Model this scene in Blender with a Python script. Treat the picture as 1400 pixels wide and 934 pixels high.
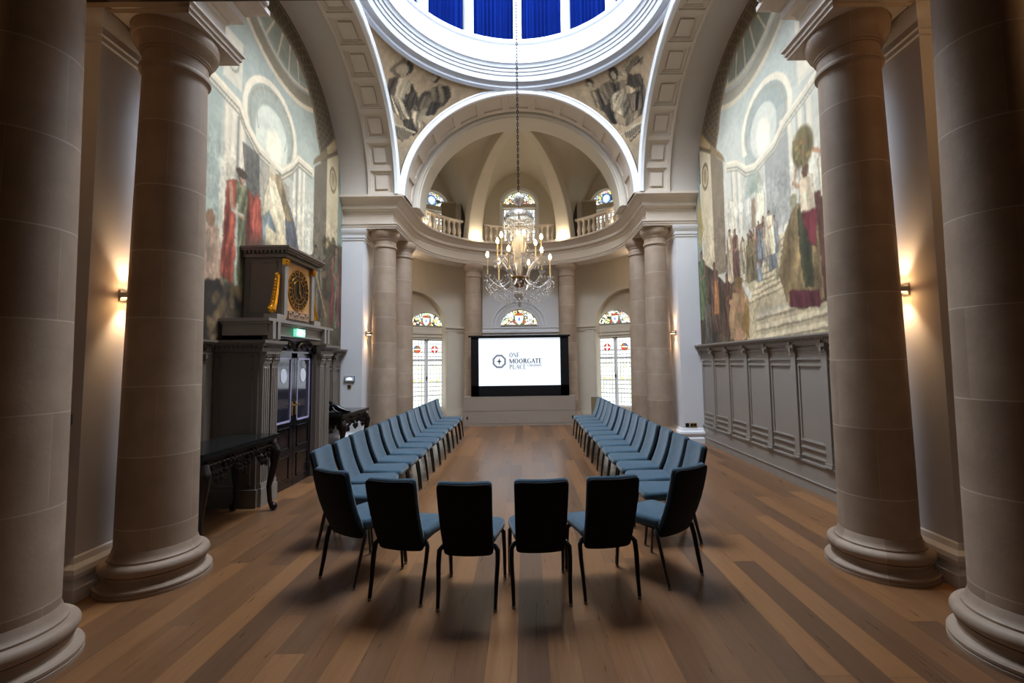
import bpy, math, random
import numpy as np
from mathutils import Vector, Matrix
random.seed(7); RNG=np.random.RandomState(5)
PI=math.pi
S=bpy.context.scene; COL=S.collection
for o in list(bpy.data.objects): bpy.data.objects.remove(o)
# ------------------------------------------------------------------ camera
def cam_basis(pitch,roll,yaw):
    c,s=math.cos,math.sin
    f=Vector((s(yaw)*c(pitch),c(yaw)*c(pitch),s(pitch))); r=Vector((c(yaw),-s(yaw),0)); u=r.cross(f)
    return c(roll)*r+s(roll)*u, -s(roll)*r+c(roll)*u, f
r_,u_,f_=cam_basis(0.06972,-0.01343,0.00628)
cam=bpy.data.cameras.new('camera'); co=bpy.data.objects.new('camera',cam); COL.objects.link(co)
co.matrix_world=Matrix(((r_.x,u_.x,-f_.x,0.065),(r_.y,u_.y,-f_.y,0),(r_.z,u_.z,-f_.z,1.75),(0,0,0,1)))
cam.sensor_width=36; cam.lens=628.8/1400*36; cam.shift_x=-20.7/1400; cam.shift_y=-15.5/1400; cam.clip_start=.05
S.camera=co
# ------------------------------------------------------------------ light levels
EXPOSURE=0.22
SKY_W=12.0      # skylight at the top of the dome
WIN_W=2.0       # daylight through the leaded windows
AMB=0.04
S.view_settings.view_transform='Standard'; S.view_settings.look='None'; S.view_settings.gamma=1
S.view_settings.exposure=EXPOSURE; S.view_settings.use_curve_mapping=False
w=bpy.data.worlds.new('world'); S.world=w; w.use_nodes=True
w.node_tree.nodes['Background'].inputs[0].default_value=(1,.86,.7,1); w.node_tree.nodes['Background'].inputs[1].default_value=AMB
def lamp(kind,name,loc,energy,color=(1,1,1),size=.1,rot=None,target=None,spot=None,blend=.5,size_y=None):
    d=bpy.data.lights.new(name,kind); d.energy=energy; d.color=color
    if kind=='AREA':
        d.size=size
        if size_y: d.shape='RECTANGLE'; d.size_y=size_y
        else: d.shape='DISK'
    else: d.shadow_soft_size=size
    if kind=='SPOT': d.spot_size=spot; d.spot_blend=blend
    o=bpy.data.objects.new(name,d); COL.objects.link(o); o.location=loc
    if target is not None: o.rotation_euler=(Vector(target)-Vector(loc)).to_track_quat('-Z','Y').to_euler()
    return o
WARM=(1,.66,.36)
# added warm fill behind and above the camera, no lamp fixture there
lamp('AREA','hall_fill_light',(0,-1.0,4.6),1.5,(1,.83,.66),2.2,target=(0,1.5,0))
lamp('AREA','skylight_sun_glow',(0,7.1,10.6),270,(.80,.90,1.0),3.8,target=(0,7.1,0))
lamp('AREA','dome_tilted_fill',(0,6.1,10.2),330,(.86,.93,1.0),2.6,target=(0,11.2,2.4))  # added fill, tilted from the dome to brighten the far columns
lamp('POINT','aisle_lamp',(-4.2,1.9,4.4),9,(1,.55,.25),.1); lamp('POINT','aisle_lamp',(4.2,2.0,4.4),18,(1,.55,.25),.1)
# ------------------------------------------------------------------ helpers
def lin(c):
    return tuple(((x/255)/12.92 if x/255<=.04045 else ((x/255+.055)/1.055)**2.4) for x in c)
class MB:
    def __init__(s): s.v=[]; s.f=[]
    def quad(s,*p):
        n=len(s.v); s.v+=[tuple(q) for q in p]; s.f.append(tuple(range(n,n+len(p))))
    def box(s,x0,x1,y0,y1,z0,z1):
        x0,x1=min(x0,x1),max(x0,x1); y0,y1=min(y0,y1),max(y0,y1); z0,z1=min(z0,z1),max(z0,z1)
        n=len(s.v); s.v+=[(x,y,z) for z in (z0,z1) for x,y in ((x0,y0),(x1,y0),(x1,y1),(x0,y1))]
        for a in ((3,2,1,0),(4,5,6,7),(0,1,5,4),(1,2,6,5),(2,3,7,6),(3,0,4,7)): s.f.append(tuple(n+i for i in a))
        return s
    def obox(s,o,u,v,w):
        o,u,v,w=map(Vector,(o,u,v,w)); n=len(s.v)
        s.v+=[tuple(o+a*u+b*v+c*w) for c in (0,1) for a,b in ((0,0),(1,0),(1,1),(0,1))]
        for a in ((3,2,1,0),(4,5,6,7),(0,1,5,4),(1,2,6,5),(2,3,7,6),(3,0,4,7)): s.f.append(tuple(n+i for i in a))
        return s
    def lathe(s,cx,cy,prof,n=48,a0=0,a1=2*PI,cap=True):
        b=len(s.v); full=abs(a1-a0-2*PI)<1e-6; m=n if full else n+1
        for i in range(m):
            a=a0+(a1-a0)*i/n
            for r,z in prof: s.v.append((cx+r*math.cos(a),cy+r*math.sin(a),z))
        k=len(prof)
        for i in range(n):
            j=(i+1)%m
            for q in range(k-1): s.f.append((b+i*k+q,b+j*k+q,b+j*k+q+1,b+i*k+q+1))
        if cap and full:
            for q,rev in ((0,True),(k-1,False)):
                if prof[q][0]>1e-4:
                    l=[b+i*k+q for i in range(m)]; s.f.append(tuple(l[::-1] if rev else l))
        return s
    def sweep(s,path,prof,closed=False,closeprof=True):
        # path: plan points; prof: (offset to the right of travel, z)
        P=[Vector(p) for p in path]; N=len(P); b=len(s.v); k=len(prof)
        for i in range(N):
            ds=[]
            if closed or i>0: ds.append((P[i]-P[i-1]).normalized())
            if closed or i<N-1: ds.append((P[(i+1)%N]-P[i]).normalized())
            ns=[Vector((d.y,-d.x)) for d in ds]; m=sum(ns,Vector((0,0))).normalized()
            sc=1/max(.3,m.dot(ns[0]))
            for o,z in prof: s.v.append((P[i].x+m.x*o*sc,P[i].y+m.y*o*sc,z))
        for i in range(N if closed else N-1):
            j=(i+1)%N
            for q in range(k if closeprof else k-1):
                r=(q+1)%k; s.f.append((b+i*k+q,b+i*k+r,b+j*k+r,b+j*k+q))
        if not closed and closeprof:
            s.f.append(tuple(b+q for q in range(k))[::-1]); s.f.append(tuple(b+(N-1)*k+q for q in range(k)))
        return s
    def sweep3(s,path,frames,prof,closed=False,capends=True):
        # path of 3-D points with (a,b) unit vectors; prof (pa,pb)
        b=len(s.v); k=len(prof); N=len(path)
        for p,(A,B) in zip(path,frames):
            p=Vector(p)
            for x,y in prof: s.v.append(tuple(p+Vector(A)*x+Vector(B)*y))
        for i in range(N if closed else N-1):
            j=(i+1)%N
            for q in range(k):
                r=(q+1)%k; s.f.append((b+i*k+q,b+i*k+r,b+j*k+r,b+j*k+q))
        if not closed and capends:
            s.f.append(tuple(b+q for q in range(k))[::-1]); s.f.append(tuple(b+(N-1)*k+q for q in range(k)))
        return s
    def tube(s,pts,r,n=8,cap=True,flat=1.0):
        P=[Vector(p) for p in pts]; b=len(s.v); N=len(P); up=Vector((0,0,1)); prev=None
        for i,p in enumerate(P):
            d=(P[min(i+1,N-1)]-P[max(i-1,0)]).normalized()
            if prev is None:
                a=d.cross(up)
                if a.length<.05: a=d.cross(Vector((1,0,0)))
                a.normalize()
            else: a=(prev-d*prev.dot(d)).normalized()
            prev=a; c=d.cross(a); rr=r[i] if isinstance(r,(list,tuple)) else r
            for j in range(n):
                t=2*PI*j/n; s.v.append(tuple(p+a*rr*math.cos(t)+c*rr*flat*math.sin(t)))
        for i in range(N-1):
            for j in range(n): s.f.append((b+i*n+j,b+i*n+(j+1)%n,b+(i+1)*n+(j+1)%n,b+(i+1)*n+j))
        if cap: s.f.append(tuple(b+j for j in range(n))[::-1]); s.f.append(tuple(b+(N-1)*n+j for j in range(n)))
        return s
    def ball(s,c,r,n=10,m=6,sz=1.0):
        prof=[(max(1e-5,r*math.sin(PI*i/m)),c[2]-r*sz*math.cos(PI*i/m)) for i in range(m+1)]
        return s.lathe(c[0],c[1],prof,n,cap=False)
    def gem(s,c,r,h):
        b=len(s.v); x,y,z=c
        s.v+=[(x,y,z+h*.35),(x+r,y,z),(x,y+r,z),(x-r,y,z),(x,y-r,z),(x,y,z-h*.65)]
        for i in range(4):
            j=(i+1)%4; s.f+=[(b,b+1+i,b+1+j),(b+5,b+1+j,b+1+i)]
        return s
    def grid(s,fn,us,vs,flip=False):
        b=len(s.v); n=len(vs)
        for u in us:
            for v in vs: s.v.append(tuple(fn(u,v)))
        for i in range(len(us)-1):
            for j in range(n-1):
                q=(b+i*n+j,b+(i+1)*n+j,b+(i+1)*n+j+1,b+i*n+j+1); s.f.append(q[::-1] if flip else q)
        return s
    def prism(s,poly,fn,d0,d1):
        # poly (u,v) outline, fn(u,v,d)->xyz
        n=len(poly); b=len(s.v)
        s.v+=[tuple(fn(u,v,d0)) for u,v in poly]+[tuple(fn(u,v,d1)) for u,v in poly]
        s.f.append(tuple(range(b,b+n))[::-1]); s.f.append(tuple(range(b+n,b+2*n)))
        for i in range(n):
            j=(i+1)%n; s.f.append((b+i,b+j,b+n+j,b+n+i))
        return s
    def rounded(s,w0,w1,y0,y1,z0,z1,rad,bev,fn=None,n=6):
        # soft slab: plan trapezoid (half widths w0 at y0, w1 at y1), bevelled edges
        cs=[(-w0,y0),(w0,y0),(w1,y1),(-w1,y1)]
        def ring(ins,z):
            out=[]
            for k,(x,y) in enumerate(cs):
                sx=1 if x>0 else -1; sy=-1 if k<2 else 1
                cx=x-sx*rad; cy=y-sy*rad; r=max(.002,rad-ins)
                a0={0:PI,1:1.5*PI,2:0,3:.5*PI}[k]
                for i in range(n+1):
                    a=a0+.5*PI*i/n; out.append((cx+r*math.cos(a),cy+r*math.sin(a),z))
            return out
        rings=[]
        for i in range(4):
            a=.5*PI*i/3; rings.append(ring(bev*(1-math.sin(a)),z0+bev*(1-math.cos(a))))
        for i in range(4):
            a=.5*PI*i/3; rings.append(ring(bev*(1-math.cos(a)),z1-bev*(1-math.sin(a))))
        if fn: rings=[[fn(*p) for p in r] for r in rings]
        b=len(s.v); m=len(rings[0])
        for r in rings: s.v+=[tuple(p) for p in r]
        for i in range(len(rings)-1):
            for j in range(m): s.f.append((b+i*m+j,b+i*m+(j+1)%m,b+(i+1)*m+(j+1)%m,b+(i+1)*m+j))
        s.f.append(tuple(b+j for j in range(m))[::-1]); s.f.append(tuple(b+(len(rings)-1)*m+j for j in range(m)))
        return s
    def build(s,name,mat,parent=None,smooth=35,fix=True,kind=None,colors=None,shift=True):
        me=bpy.data.meshes.new(name)
        v=s.v
        if parent is not None and shift:
            l=parent.get('_w')
            if l is not None: v=[(a[0]-l[0],a[1]-l[1],a[2]-l[2]) for a in v]
        me.from_pydata(v,[],s.f)
        if fix:
            import bmesh
            bm=bmesh.new(); bm.from_mesh(me); bmesh.ops.remove_doubles(bm,verts=bm.verts,dist=1e-6); bmesh.ops.recalc_face_normals(bm,faces=bm.faces); bm.to_mesh(me); bm.free()
        if mat is not None: me.materials.append(mat)
        if smooth:
            me.shade_smooth(); me.set_sharp_from_angle(angle=math.radians(smooth))
        me.update()
        if colors is not None:
            at=me.color_attributes.new('paint','FLOAT_COLOR','POINT'); c=np.ones((len(me.vertices),4),np.float32); c[:,:3]=colors
            at.data.foreach_set('color',c.ravel())
        o=bpy.data.objects.new(name,me); COL.objects.link(o)
        if parent is not None: o.parent=parent
        if kind: o['kind']=kind
        return o
def thing(name,label,cat,loc=(0,0,0),rz=0,group=None,local=False):
    o=bpy.data.objects.new(name,None); COL.objects.link(o); o.location=loc; o.rotation_euler=(0,0,rz); o.empty_display_size=.1
    o['label']=label; o['category']=cat
    if group: o['group']=group
    if not local: o['_w']=tuple(loc)
    return o
def tag(o,label,cat,group=None,kind=None):
    o['label']=label; o['category']=cat
    if group: o['group']=group
    if kind: o['kind']=kind
    return o
def struct(name,mb,mat,**k): return mb.build(name,mat,kind='structure',**k)
def copy_tree(o,parent=None):
    c=o.copy(); COL.objects.link(c); c.parent=parent
    for ch in list(o.children): copy_tree(ch,c)
    return c
# ------------------------------------------------------------------ materials
def newmat(name):
    m=bpy.data.materials.new(name); m.use_nodes=True; return m,m.node_tree,m.node_tree.nodes['Principled BSDF']
def M(name,rgb,rough=.6,var=.06,scale=6,bump=0.0,bscale=60,metal=0,spec=.5,sheen=0,coat=0,trans=0,ior=1.45):
    m,t,p=newmat(name); c=lin(rgb); N=t.nodes; L=t.links
    tc=N.new('ShaderNodeTexCoord')
    if var:
        n=N.new('ShaderNodeTexNoise'); n.inputs['Scale'].default_value=scale; n.inputs['Detail'].default_value=5
        L.new(tc.outputs['Object'],n.inputs['Vector'])
        r=N.new('ShaderNodeMix'); r.data_type='RGBA'
        r.inputs[6].default_value=(*[x*(1-var*2) for x in c],1); r.inputs[7].default_value=(*[min(1,x*(1+var*2)) for x in c],1)
        L.new(n.outputs[0],r.inputs[0]); L.new(r.outputs[2],p.inputs['Base Color'])
    else: p.inputs['Base Color'].default_value=(*c,1)
    if bump:
        n2=N.new('ShaderNodeTexNoise'); n2.inputs['Scale'].default_value=bscale; n2.inputs['Detail'].default_value=3
        b=N.new('ShaderNodeBump'); b.inputs['Strength'].default_value=bump; b.inputs['Distance'].default_value=.01
        L.new(tc.outputs['Object'],n2.inputs['Vector']); L.new(n2.outputs[0],b.inputs['Height']); L.new(b.outputs[0],p.inputs['Normal'])
    p.inputs['Roughness'].default_value=rough; p.inputs['Metallic'].default_value=metal; p.inputs['Specular IOR Level'].default_value=spec
    p.inputs['Sheen Weight'].default_value=sheen; p.inputs['Coat Weight'].default_value=coat; p.inputs['Transmission Weight'].default_value=trans; p.inputs['IOR'].default_value=ior
    return m
def E(name,rgb,strength,base=(.8,.8,.8)):
    m,t,p=newmat(name); p.inputs['Base Color'].default_value=(*base,1); p.inputs['Emission Color'].default_value=(*lin(rgb),1); p.inputs['Emission Strength'].default_value=strength; return m
white=M('white_paint',(226,224,220),.5,.02,3)
cream=M('cream_plaster',(214,204,186),.6,.03,3)
taupe_arch=M('stone_coloured_paint',(208,194,178),.6,.03,3)
greyband=M('plain_grey_band',(196,187,176),.62,.03,2)
pierp=M('pier_paint',(226,225,226),.55,.02,3)
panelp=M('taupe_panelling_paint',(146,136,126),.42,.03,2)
rearwall=M('rear_hall_paint',(92,78,64),.6,.03,3)
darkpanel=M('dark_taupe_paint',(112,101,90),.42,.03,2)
velvet=M('blue_velvet',(60,87,104),.85,.16,16,.25,180,spec=.25,sheen=.35)
backfab=M('charcoal_fabric',(22,25,32),.8,.08,30,.2,200,spec=.25)
blackmetal=M('black_metal',(16,16,18),.28,0,spec=.6)
darkwood=M('dark_carved_wood',(26,18,16),.3,.15,9,.3,40,spec=.5)
blackdoor=M('black_gloss_paint',(20,17,22),.18,.05,4,spec=.6,coat=.3)
marbletop=M('dark_green_marble',(30,32,31),.12,.15,7,spec=.6)
gold=M('gilding',(222,160,52),.28,.08,20,metal=1)
brass=M('brass',(200,160,90),.3,0,metal=1)
blackscreen=M('black_screen_cloth',(6,6,10),.6,0,spec=.3)
cabp=M('stage_box_paint',(152,138,124),.6,.03,3)
curtain=M('royal_blue_curtain',(3,18,70),.95,.06,5,spec=.02)
clearglass=M('clear_glass',(255,253,250),.06,0,trans=.92,ior=1.3,spec=.8)
crystal=M('crystal_glass',(255,252,248),.15,0,trans=.15,ior=1.5,spec=1.0)
ivory=M('ivory_candle_tube',(238,214,160),.5,0)
steel=M('brushed_steel',(150,150,152),.35,0,metal=1)
bulb=E('lit_bulb',(255,214,150),38)
domepaint=M('dome_paint',(194,197,203),.5,.01,3)
whitegrout=M('moulding_white',(236,237,240),.45,.01,3)
def stone():
    m,t,p=newmat('bath_stone'); N=t.nodes;L=t.links
    tc=N.new('ShaderNodeTexCoord'); sx=N.new('ShaderNodeSeparateXYZ'); L.new(tc.outputs['Object'],sx.inputs[0])
    at=N.new('ShaderNodeMath'); at.operation='ARCTAN2'; L.new(sx.outputs[1],at.inputs[0]); L.new(sx.outputs[0],at.inputs[1])
    oi=N.new('ShaderNodeObjectInfo'); ad=N.new('ShaderNodeMath'); ad.operation='MULTIPLY_ADD'; ad.inputs[1].default_value=2.0; L.new(oi.outputs['Random'],ad.inputs[0]); L.new(sx.outputs[2],ad.inputs[2])
    cx=N.new('ShaderNodeCombineXYZ'); L.new(at.outputs[0],cx.inputs[0]); L.new(ad.outputs[0],cx.inputs[1])
    bk=N.new('ShaderNodeTexBrick'); L.new(cx.outputs[0],bk.inputs['Vector'])
    bk.inputs['Scale'].default_value=1; bk.inputs['Brick Width'].default_value=2.1; bk.inputs['Row Height'].default_value=.56; bk.inputs['Mortar Size'].default_value=.004; bk.inputs['Mortar Smooth'].default_value=.3
    bk.inputs['Color1'].default_value=(*lin((158,136,116)),1); bk.inputs['Color2'].default_value=(*lin((176,155,134)),1); bk.inputs['Mortar'].default_value=(*lin((204,188,170)),1)
    n=N.new('ShaderNodeTexNoise'); n.inputs['Scale'].default_value=3.5; n.inputs['Detail'].default_value=8; n.inputs['Roughness'].default_value=.6; L.new(tc.outputs['Object'],n.inputs['Vector'])
    cr=N.new('ShaderNodeValToRGB'); cr.color_ramp.elements[0].color=(.72,.68,.64,1); cr.color_ramp.elements[1].color=(1.1,1.1,1.1,1); cr.color_ramp.elements[0].position=.25; cr.color_ramp.elements[1].position=.75; L.new(n.outputs[0],cr.inputs[0])
    mx=N.new('ShaderNodeMix'); mx.data_type='RGBA'; mx.blend_type='MULTIPLY'; mx.inputs[0].default_value=.8; L.new(bk.outputs[0],mx.inputs[6]); L.new(cr.outputs[0],mx.inputs[7]); L.new(mx.outputs[2],p.inputs['Base Color'])
    n3=N.new('ShaderNodeTexNoise'); n3.inputs['Scale'].default_value=40; n3.inputs['Detail'].default_value=5; L.new(tc.outputs['Object'],n3.inputs['Vector'])
    b=N.new('ShaderNodeBump'); b.inputs['Strength'].default_value=.10; b.inputs['Distance'].default_value=.01; L.new(n3.outputs[0],b.inputs['Height']); L.new(b.outputs[0],p.inputs['Normal'])
    p.inputs['Roughness'].default_value=.62
    return m
stonem=stone()
def oak():
    m,t,p=newmat('oak_planks'); N=t.nodes;L=t.links
    def mth(op,*ins):
        n=N.new('ShaderNodeMath'); n.operation=op
        for i,v in enumerate(ins):
            if isinstance(v,(int,float)): n.inputs[i].default_value=v
            else: L.new(v,n.inputs[i])
        return n.outputs[0]
    tc=N.new('ShaderNodeTexCoord'); sx=N.new('ShaderNodeSeparateXYZ'); L.new(tc.outputs['Object'],sx.inputs[0])
    xr=mth('DIVIDE',sx.outputs[0],.185); row=mth('FLOOR',xr); fx=mth('FRACT',xr)
    w1=N.new('ShaderNodeTexWhiteNoise'); w1.noise_dimensions='1D'; L.new(row,w1.inputs['W'])
    yr=mth('ADD',mth('DIVIDE',sx.outputs[1],2.1),mth('MULTIPLY',w1.outputs[0],7.3)); colm=mth('FLOOR',yr); fy=mth('FRACT',yr)
    cx=N.new('ShaderNodeCombineXYZ'); L.new(row,cx.inputs[0]); L.new(colm,cx.inputs[1])
    w2=N.new('ShaderNodeTexWhiteNoise'); w2.noise_dimensions='2D'; L.new(cx.outputs[0],w2.inputs['Vector'])
    cr=N.new('ShaderNodeValToRGB'); e=cr.color_ramp.elements; e[0].color=(*lin((98,70,49)),1); e[1].color=(*lin((146,102,64)),1); a=e.new(.3); a.color=(*lin((118,83,55)),1); a=e.new(.75); a.color=(*lin((132,92,59)),1)
    L.new(w2.outputs[0],cr.inputs[0])
    mp=N.new('ShaderNodeMapping'); mp.inputs['Scale'].default_value=(16,.9,1); L.new(tc.outputs['Object'],mp.inputs[0])
    ad=N.new('ShaderNodeVectorMath'); ad.operation='ADD'; sc=N.new('ShaderNodeVectorMath'); sc.operation='SCALE'; sc.inputs['Scale'].default_value=9; L.new(w2.outputs['Color'],sc.inputs[0]); L.new(mp.outputs[0],ad.inputs[0]); L.new(sc.outputs[0],ad.inputs[1])
    n=N.new('ShaderNodeTexNoise'); n.inputs['Scale'].default_value=1.6; n.inputs['Detail'].default_value=7; n.inputs['Roughness'].default_value=.6; n.inputs['Distortion'].default_value=1.2; L.new(ad.outputs[0],n.inputs['Vector'])
    g=N.new('ShaderNodeValToRGB'); g.color_ramp.elements[0].position=.28; g.color_ramp.elements[0].color=(.76,.74,.72,1); g.color_ramp.elements[1].position=.72; g.color_ramp.elements[1].color=(1.12,1.12,1.12,1); L.new(n.outputs[0],g.inputs[0])
    mx=N.new('ShaderNodeMix'); mx.data_type='RGBA'; mx.blend_type='MULTIPLY'; mx.inputs[0].default_value=.8; L.new(cr.outputs[0],mx.inputs[6]); L.new(g.outputs[0],mx.inputs[7])
    seam=mth('MAXIMUM',mth('LESS_THAN',fx,.012),mth('LESS_THAN',fy,.0014))
    mo=N.new('ShaderNodeMix'); mo.data_type='RGBA'; L.new(seam,mo.inputs[0]); L.new(mx.outputs[2],mo.inputs[6]); mo.inputs[7].default_value=(*lin((70,50,36)),1)
    L.new(mo.outputs[2],p.inputs['Base Color'])
    rr=N.new('ShaderNodeMapRange'); rr.inputs['To Min'].default_value=.24; rr.inputs['To Max'].default_value=.34; L.new(n.outputs[0],rr.inputs[0]); L.new(rr.outputs[0],p.inputs['Roughness'])
    return m
oakm=oak()
def paintmat(name,rough=.7,emit=0):
    m,t,p=newmat(name); a=t.nodes.new('ShaderNodeAttribute'); a.attribute_name='paint'
    if emit:
        t.links.new(a.outputs[0],p.inputs['Emission Color']); p.inputs['Emission Strength'].default_value=emit; p.inputs['Base Color'].default_value=(.05,.05,.05,1); p.inputs['Roughness'].default_value=.2
    else: t.links.new(a.outputs[0],p.inputs['Base Color'])
    p.inputs['Roughness'].default_value=rough
    return m
fresco=paintmat('painted_plaster',.8); glasswin=paintmat('leaded_glass',.2,WIN_W); glasshi=paintmat('gallery_glass',.2,WIN_W*.75)
# ------------------------------------------------------------------ painter for murals and stained glass
def vnoise(h,w,cell,seed):
    r=np.random.RandomState(seed); gh,gw=int(h/cell)+3,int(w/cell)+3; g=r.rand(gh,gw)
    y=np.arange(h)/cell; x=np.arange(w)/cell; yi=y.astype(int); xi=x.astype(int); fy=(y-yi)[:,None]; fx=(x-xi)[None,:]
    fy=fy*fy*(3-2*fy); fx=fx*fx*(3-2*fx)
    a=g[yi][:,xi]; b=g[yi][:,xi+1]; c=g[yi+1][:,xi]; d=g[yi+1][:,xi+1]
    return a*(1-fx)*(1-fy)+b*fx*(1-fy)+c*(1-fx)*fy+d*fx*fy
TAB=np.random.RandomState(77).rand(256,256)
def vsample(q,z,seed):
    q=q+seed*17.3; z=z+seed*5.7; i=np.floor(q).astype(int); j=np.floor(z).astype(int); f=q-i; g=z-j; f=f*f*(3-2*f); g=g*g*(3-2*g)
    T=lambda a,b:TAB[a%256,b%256]
    return (T(i,j)*(1-f)+T(i+1,j)*f)*(1-g)+(T(i,j+1)*(1-f)+T(i+1,j+1)*f)*g
class Canvas:
    def __init__(s,x0,x1,z0,z1,res,bg):
        s.x0,s.x1,s.z0,s.z1=x0,x1,z0,z1; s.w=int((x1-x0)/res)+1; s.h=int((z1-z0)/res)+1
        s.X,s.Z=np.meshgrid(np.linspace(x0,x1,s.w),np.linspace(z0,z1,s.h)); s.c=np.ones((s.h,s.w,3))*np.array(bg)/255.; s.res=res
    def put(s,mask,col,fold=0,fdir=(1,0),k=60,seed=1):
        col=np.array(col)/255.
        c=np.broadcast_to(col,s.c.shape).copy()
        if fold:
            q=s.X*fdir[0]+s.Z*fdir[1]+.05*(vsample(s.X*3,s.Z*3,seed+3)-.5); along=s.Z*fdir[0]-s.X*fdir[1]; t=2.4*(vsample(q*k*.28,along*1.6,seed)-.5)+1.6*(vsample(q*k*.62,along*3.2,seed+9)-.5)+.8*(vsample(q*k*1.3,along*7,seed+5)-.5)
            c*=(1+fold*t)[...,None]
        m=np.clip(mask,0,1)[...,None]; s.c=s.c*(1-m)+c*m
    def ell(s,cx,cz,rx,rz,col,soft=.15,a=1,rot=0,**k):
        dx=s.X-cx; dz=s.Z-cz; c,q=math.cos(rot),math.sin(rot); u=(dx*c+dz*q)/rx; v=(-dx*q+dz*c)/rz
        s.put(np.clip((1-np.sqrt(u*u+v*v))/soft+.5,0,1)*a,col,**k)
    def ring(s,cx,cz,rx,rz,th,col,a=1,z0=-9,z1=99):
        d=np.abs(np.sqrt(((s.X-cx)/rx)**2+((s.Z-cz)/rz)**2)-1)*min(rx,rz)
        s.put(np.clip((th/2-d)/(s.res*1.2)+.5,0,1)*a*((s.Z>z0)&(s.Z<z1)),col)
    def pmask(s,pts):
        inside=np.zeros(s.X.shape,bool); n=len(pts)
        for i in range(n):
            x1,z1=pts[i]; x2,z2=pts[(i+1)%n]
            if z1==z2: continue
            c=((s.Z>=min(z1,z2))&(s.Z<max(z1,z2))); xx=(s.Z-z1)*(x2-x1)/(z2-z1)+x1; inside^=c&(s.X<xx)
        return inside.astype(float)
    def poly(s,pts,col,a=1,soft=1,**k):
        m=s.pmask(pts)
        for _ in range(soft): m=(m+np.roll(m,1,0)+np.roll(m,-1,0)+np.roll(m,1,1)+np.roll(m,-1,1))/5
        s.put(m*a,col,**k)
        if k.get('fold',0)>0:
            d=[c*.5 for c in col]; s.line(list(pts)+[pts[0]],.014,d,.55)
            s.line([(p[0]+.02,p[1]) for p in pts[:3]],.018,[min(255,c*1.3) for c in col],.45)
    def line(s,pts,wd,col,a=1):
        best=np.full(s.X.shape,9.)
        for (x1,z1),(x2,z2) in zip(pts[:-1],pts[1:]):
            dx,dz=x2-x1,z2-z1; L=dx*dx+dz*dz+1e-12; t=np.clip(((s.X-x1)*dx+(s.Z-z1)*dz)/L,0,1)
            best=np.minimum(best,np.hypot(s.X-x1-t*dx,s.Z-z1-t*dz))
        s.put(np.clip((wd/2-best)/(s.res*1.0)+.5,0,1)*a,col)
    def grain(s,amt=.06,seed=3):
        n=(vnoise(s.h,s.w,.05/s.res,seed)+vnoise(s.h,s.w,.2/s.res,seed+1)+.6*vnoise(s.h,s.w,.7/s.res,seed+2))/2.6-.5
        s.c=np.clip(s.c*(1+2*amt*n[...,None]),0,1)
    def warp(s,amt,zmax,mod=.55):
        n1=vsample(s.X*9,s.Z*9,31)+.5*vsample(s.X*23,s.Z*23,32)-.75; n2=vsample(s.X*9,s.Z*9,41)+.5*vsample(s.X*23,s.Z*23,42)-.75
        a=amt*np.clip((zmax-s.Z)/.4,0,1)/s.res; h,w=s.X.shape; jj,ii=np.mgrid[0:h,0:w]
        s.c=s.c[np.clip((jj+n1*a).round().astype(int),0,h-1),np.clip((ii+n2*a).round().astype(int),0,w-1)]
        m=(vsample(s.X*26,s.Z*15,51)+vsample(s.X*60,s.Z*38,52)+vsample(s.X*7,s.Z*5,53))/3-.5
        s.c=np.clip(s.c*(1+mod*m*np.clip((zmax-s.Z)/.3,0,1))[...,None],0,1)
    def mute(s,k=.30):
        g=s.c.mean(2,keepdims=True); s.c=np.clip((s.c*(1-k)+g*k)*np.array([1.07,1.01,.90]),0,1)
        for _ in range(1): s.c=(s.c*2+np.roll(s.c,1,0)+np.roll(s.c,-1,0)+np.roll(s.c,1,1)+np.roll(s.c,-1,1))/6
    def lookup(s,x,z):
        i=np.clip(((np.asarray(x)-s.x0)/(s.x1-s.x0)*(s.w-1)).round().astype(int),0,s.w-1); j=np.clip(((np.asarray(z)-s.z0)/(s.z1-s.z0)*(s.h-1)).round().astype(int),0,s.h-1)
        c=s.c[j,i]; return np.where(c<=.04045,c/12.92,((c+.055)/1.055)**2.4)
def figure(C,x,zf,h,wd,robe,skin=(176,136,108),cloak=None,lean=0,seed=1,hair=(70,50,40),sit=False,fold=.26):
    hd=h*.065; zt=zf+h
    sh=zt-h*.17
    body=[(x-wd*.5,zf),(x-wd*.46+lean*.3,zf+h*.45),(x-wd*.42+lean*.8,sh),(x-wd*.14+lean,zt-h*.12),(x+wd*.14+lean,zt-h*.12),(x+wd*.42+lean*.8,sh),(x+wd*.46+lean*.3,zf+h*.45),(x+wd*.55,zf)]
    C.poly(body,robe,fold=fold,fdir=(1,-.15),k=22/wd,seed=seed)
    if cloak:
        C.poly([(x-wd*.62,zf+h*.05),(x-wd*.5+lean*.8,sh-.02),(x-wd*.2+lean,sh+.05*h),(x-wd*.12,zf+h*.3),(x-wd*.2,zf)],cloak,fold=fold,fdir=(1,-.1),k=26/wd,seed=seed+5)
        C.poly([(x+wd*.6,zf+h*.05),(x+wd*.5+lean*.8,sh-.02),(x+wd*.25+lean,sh+.04*h),(x+wd*.22,zf+h*.3),(x+wd*.3,zf)],cloak,fold=fold,fdir=(1,.1),k=26/wd,seed=seed+6)
    C.line([(x-wd*.38+lean*.8,sh-.02*h),(x-wd*.3,sh-.2*h),(x+wd*.1,sh-.24*h)],h*.045,skin,.85)
    C.ell(x+lean,zt-h*.10,hd*.35,h*.05,skin)
    C.ell(x+lean,zt-hd*.9,hd*.72,hd,hair,.2); C.ell(x+lean+hd*.12,zt-hd*1.1,hd*.52,hd*.75,skin,.3)
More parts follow.
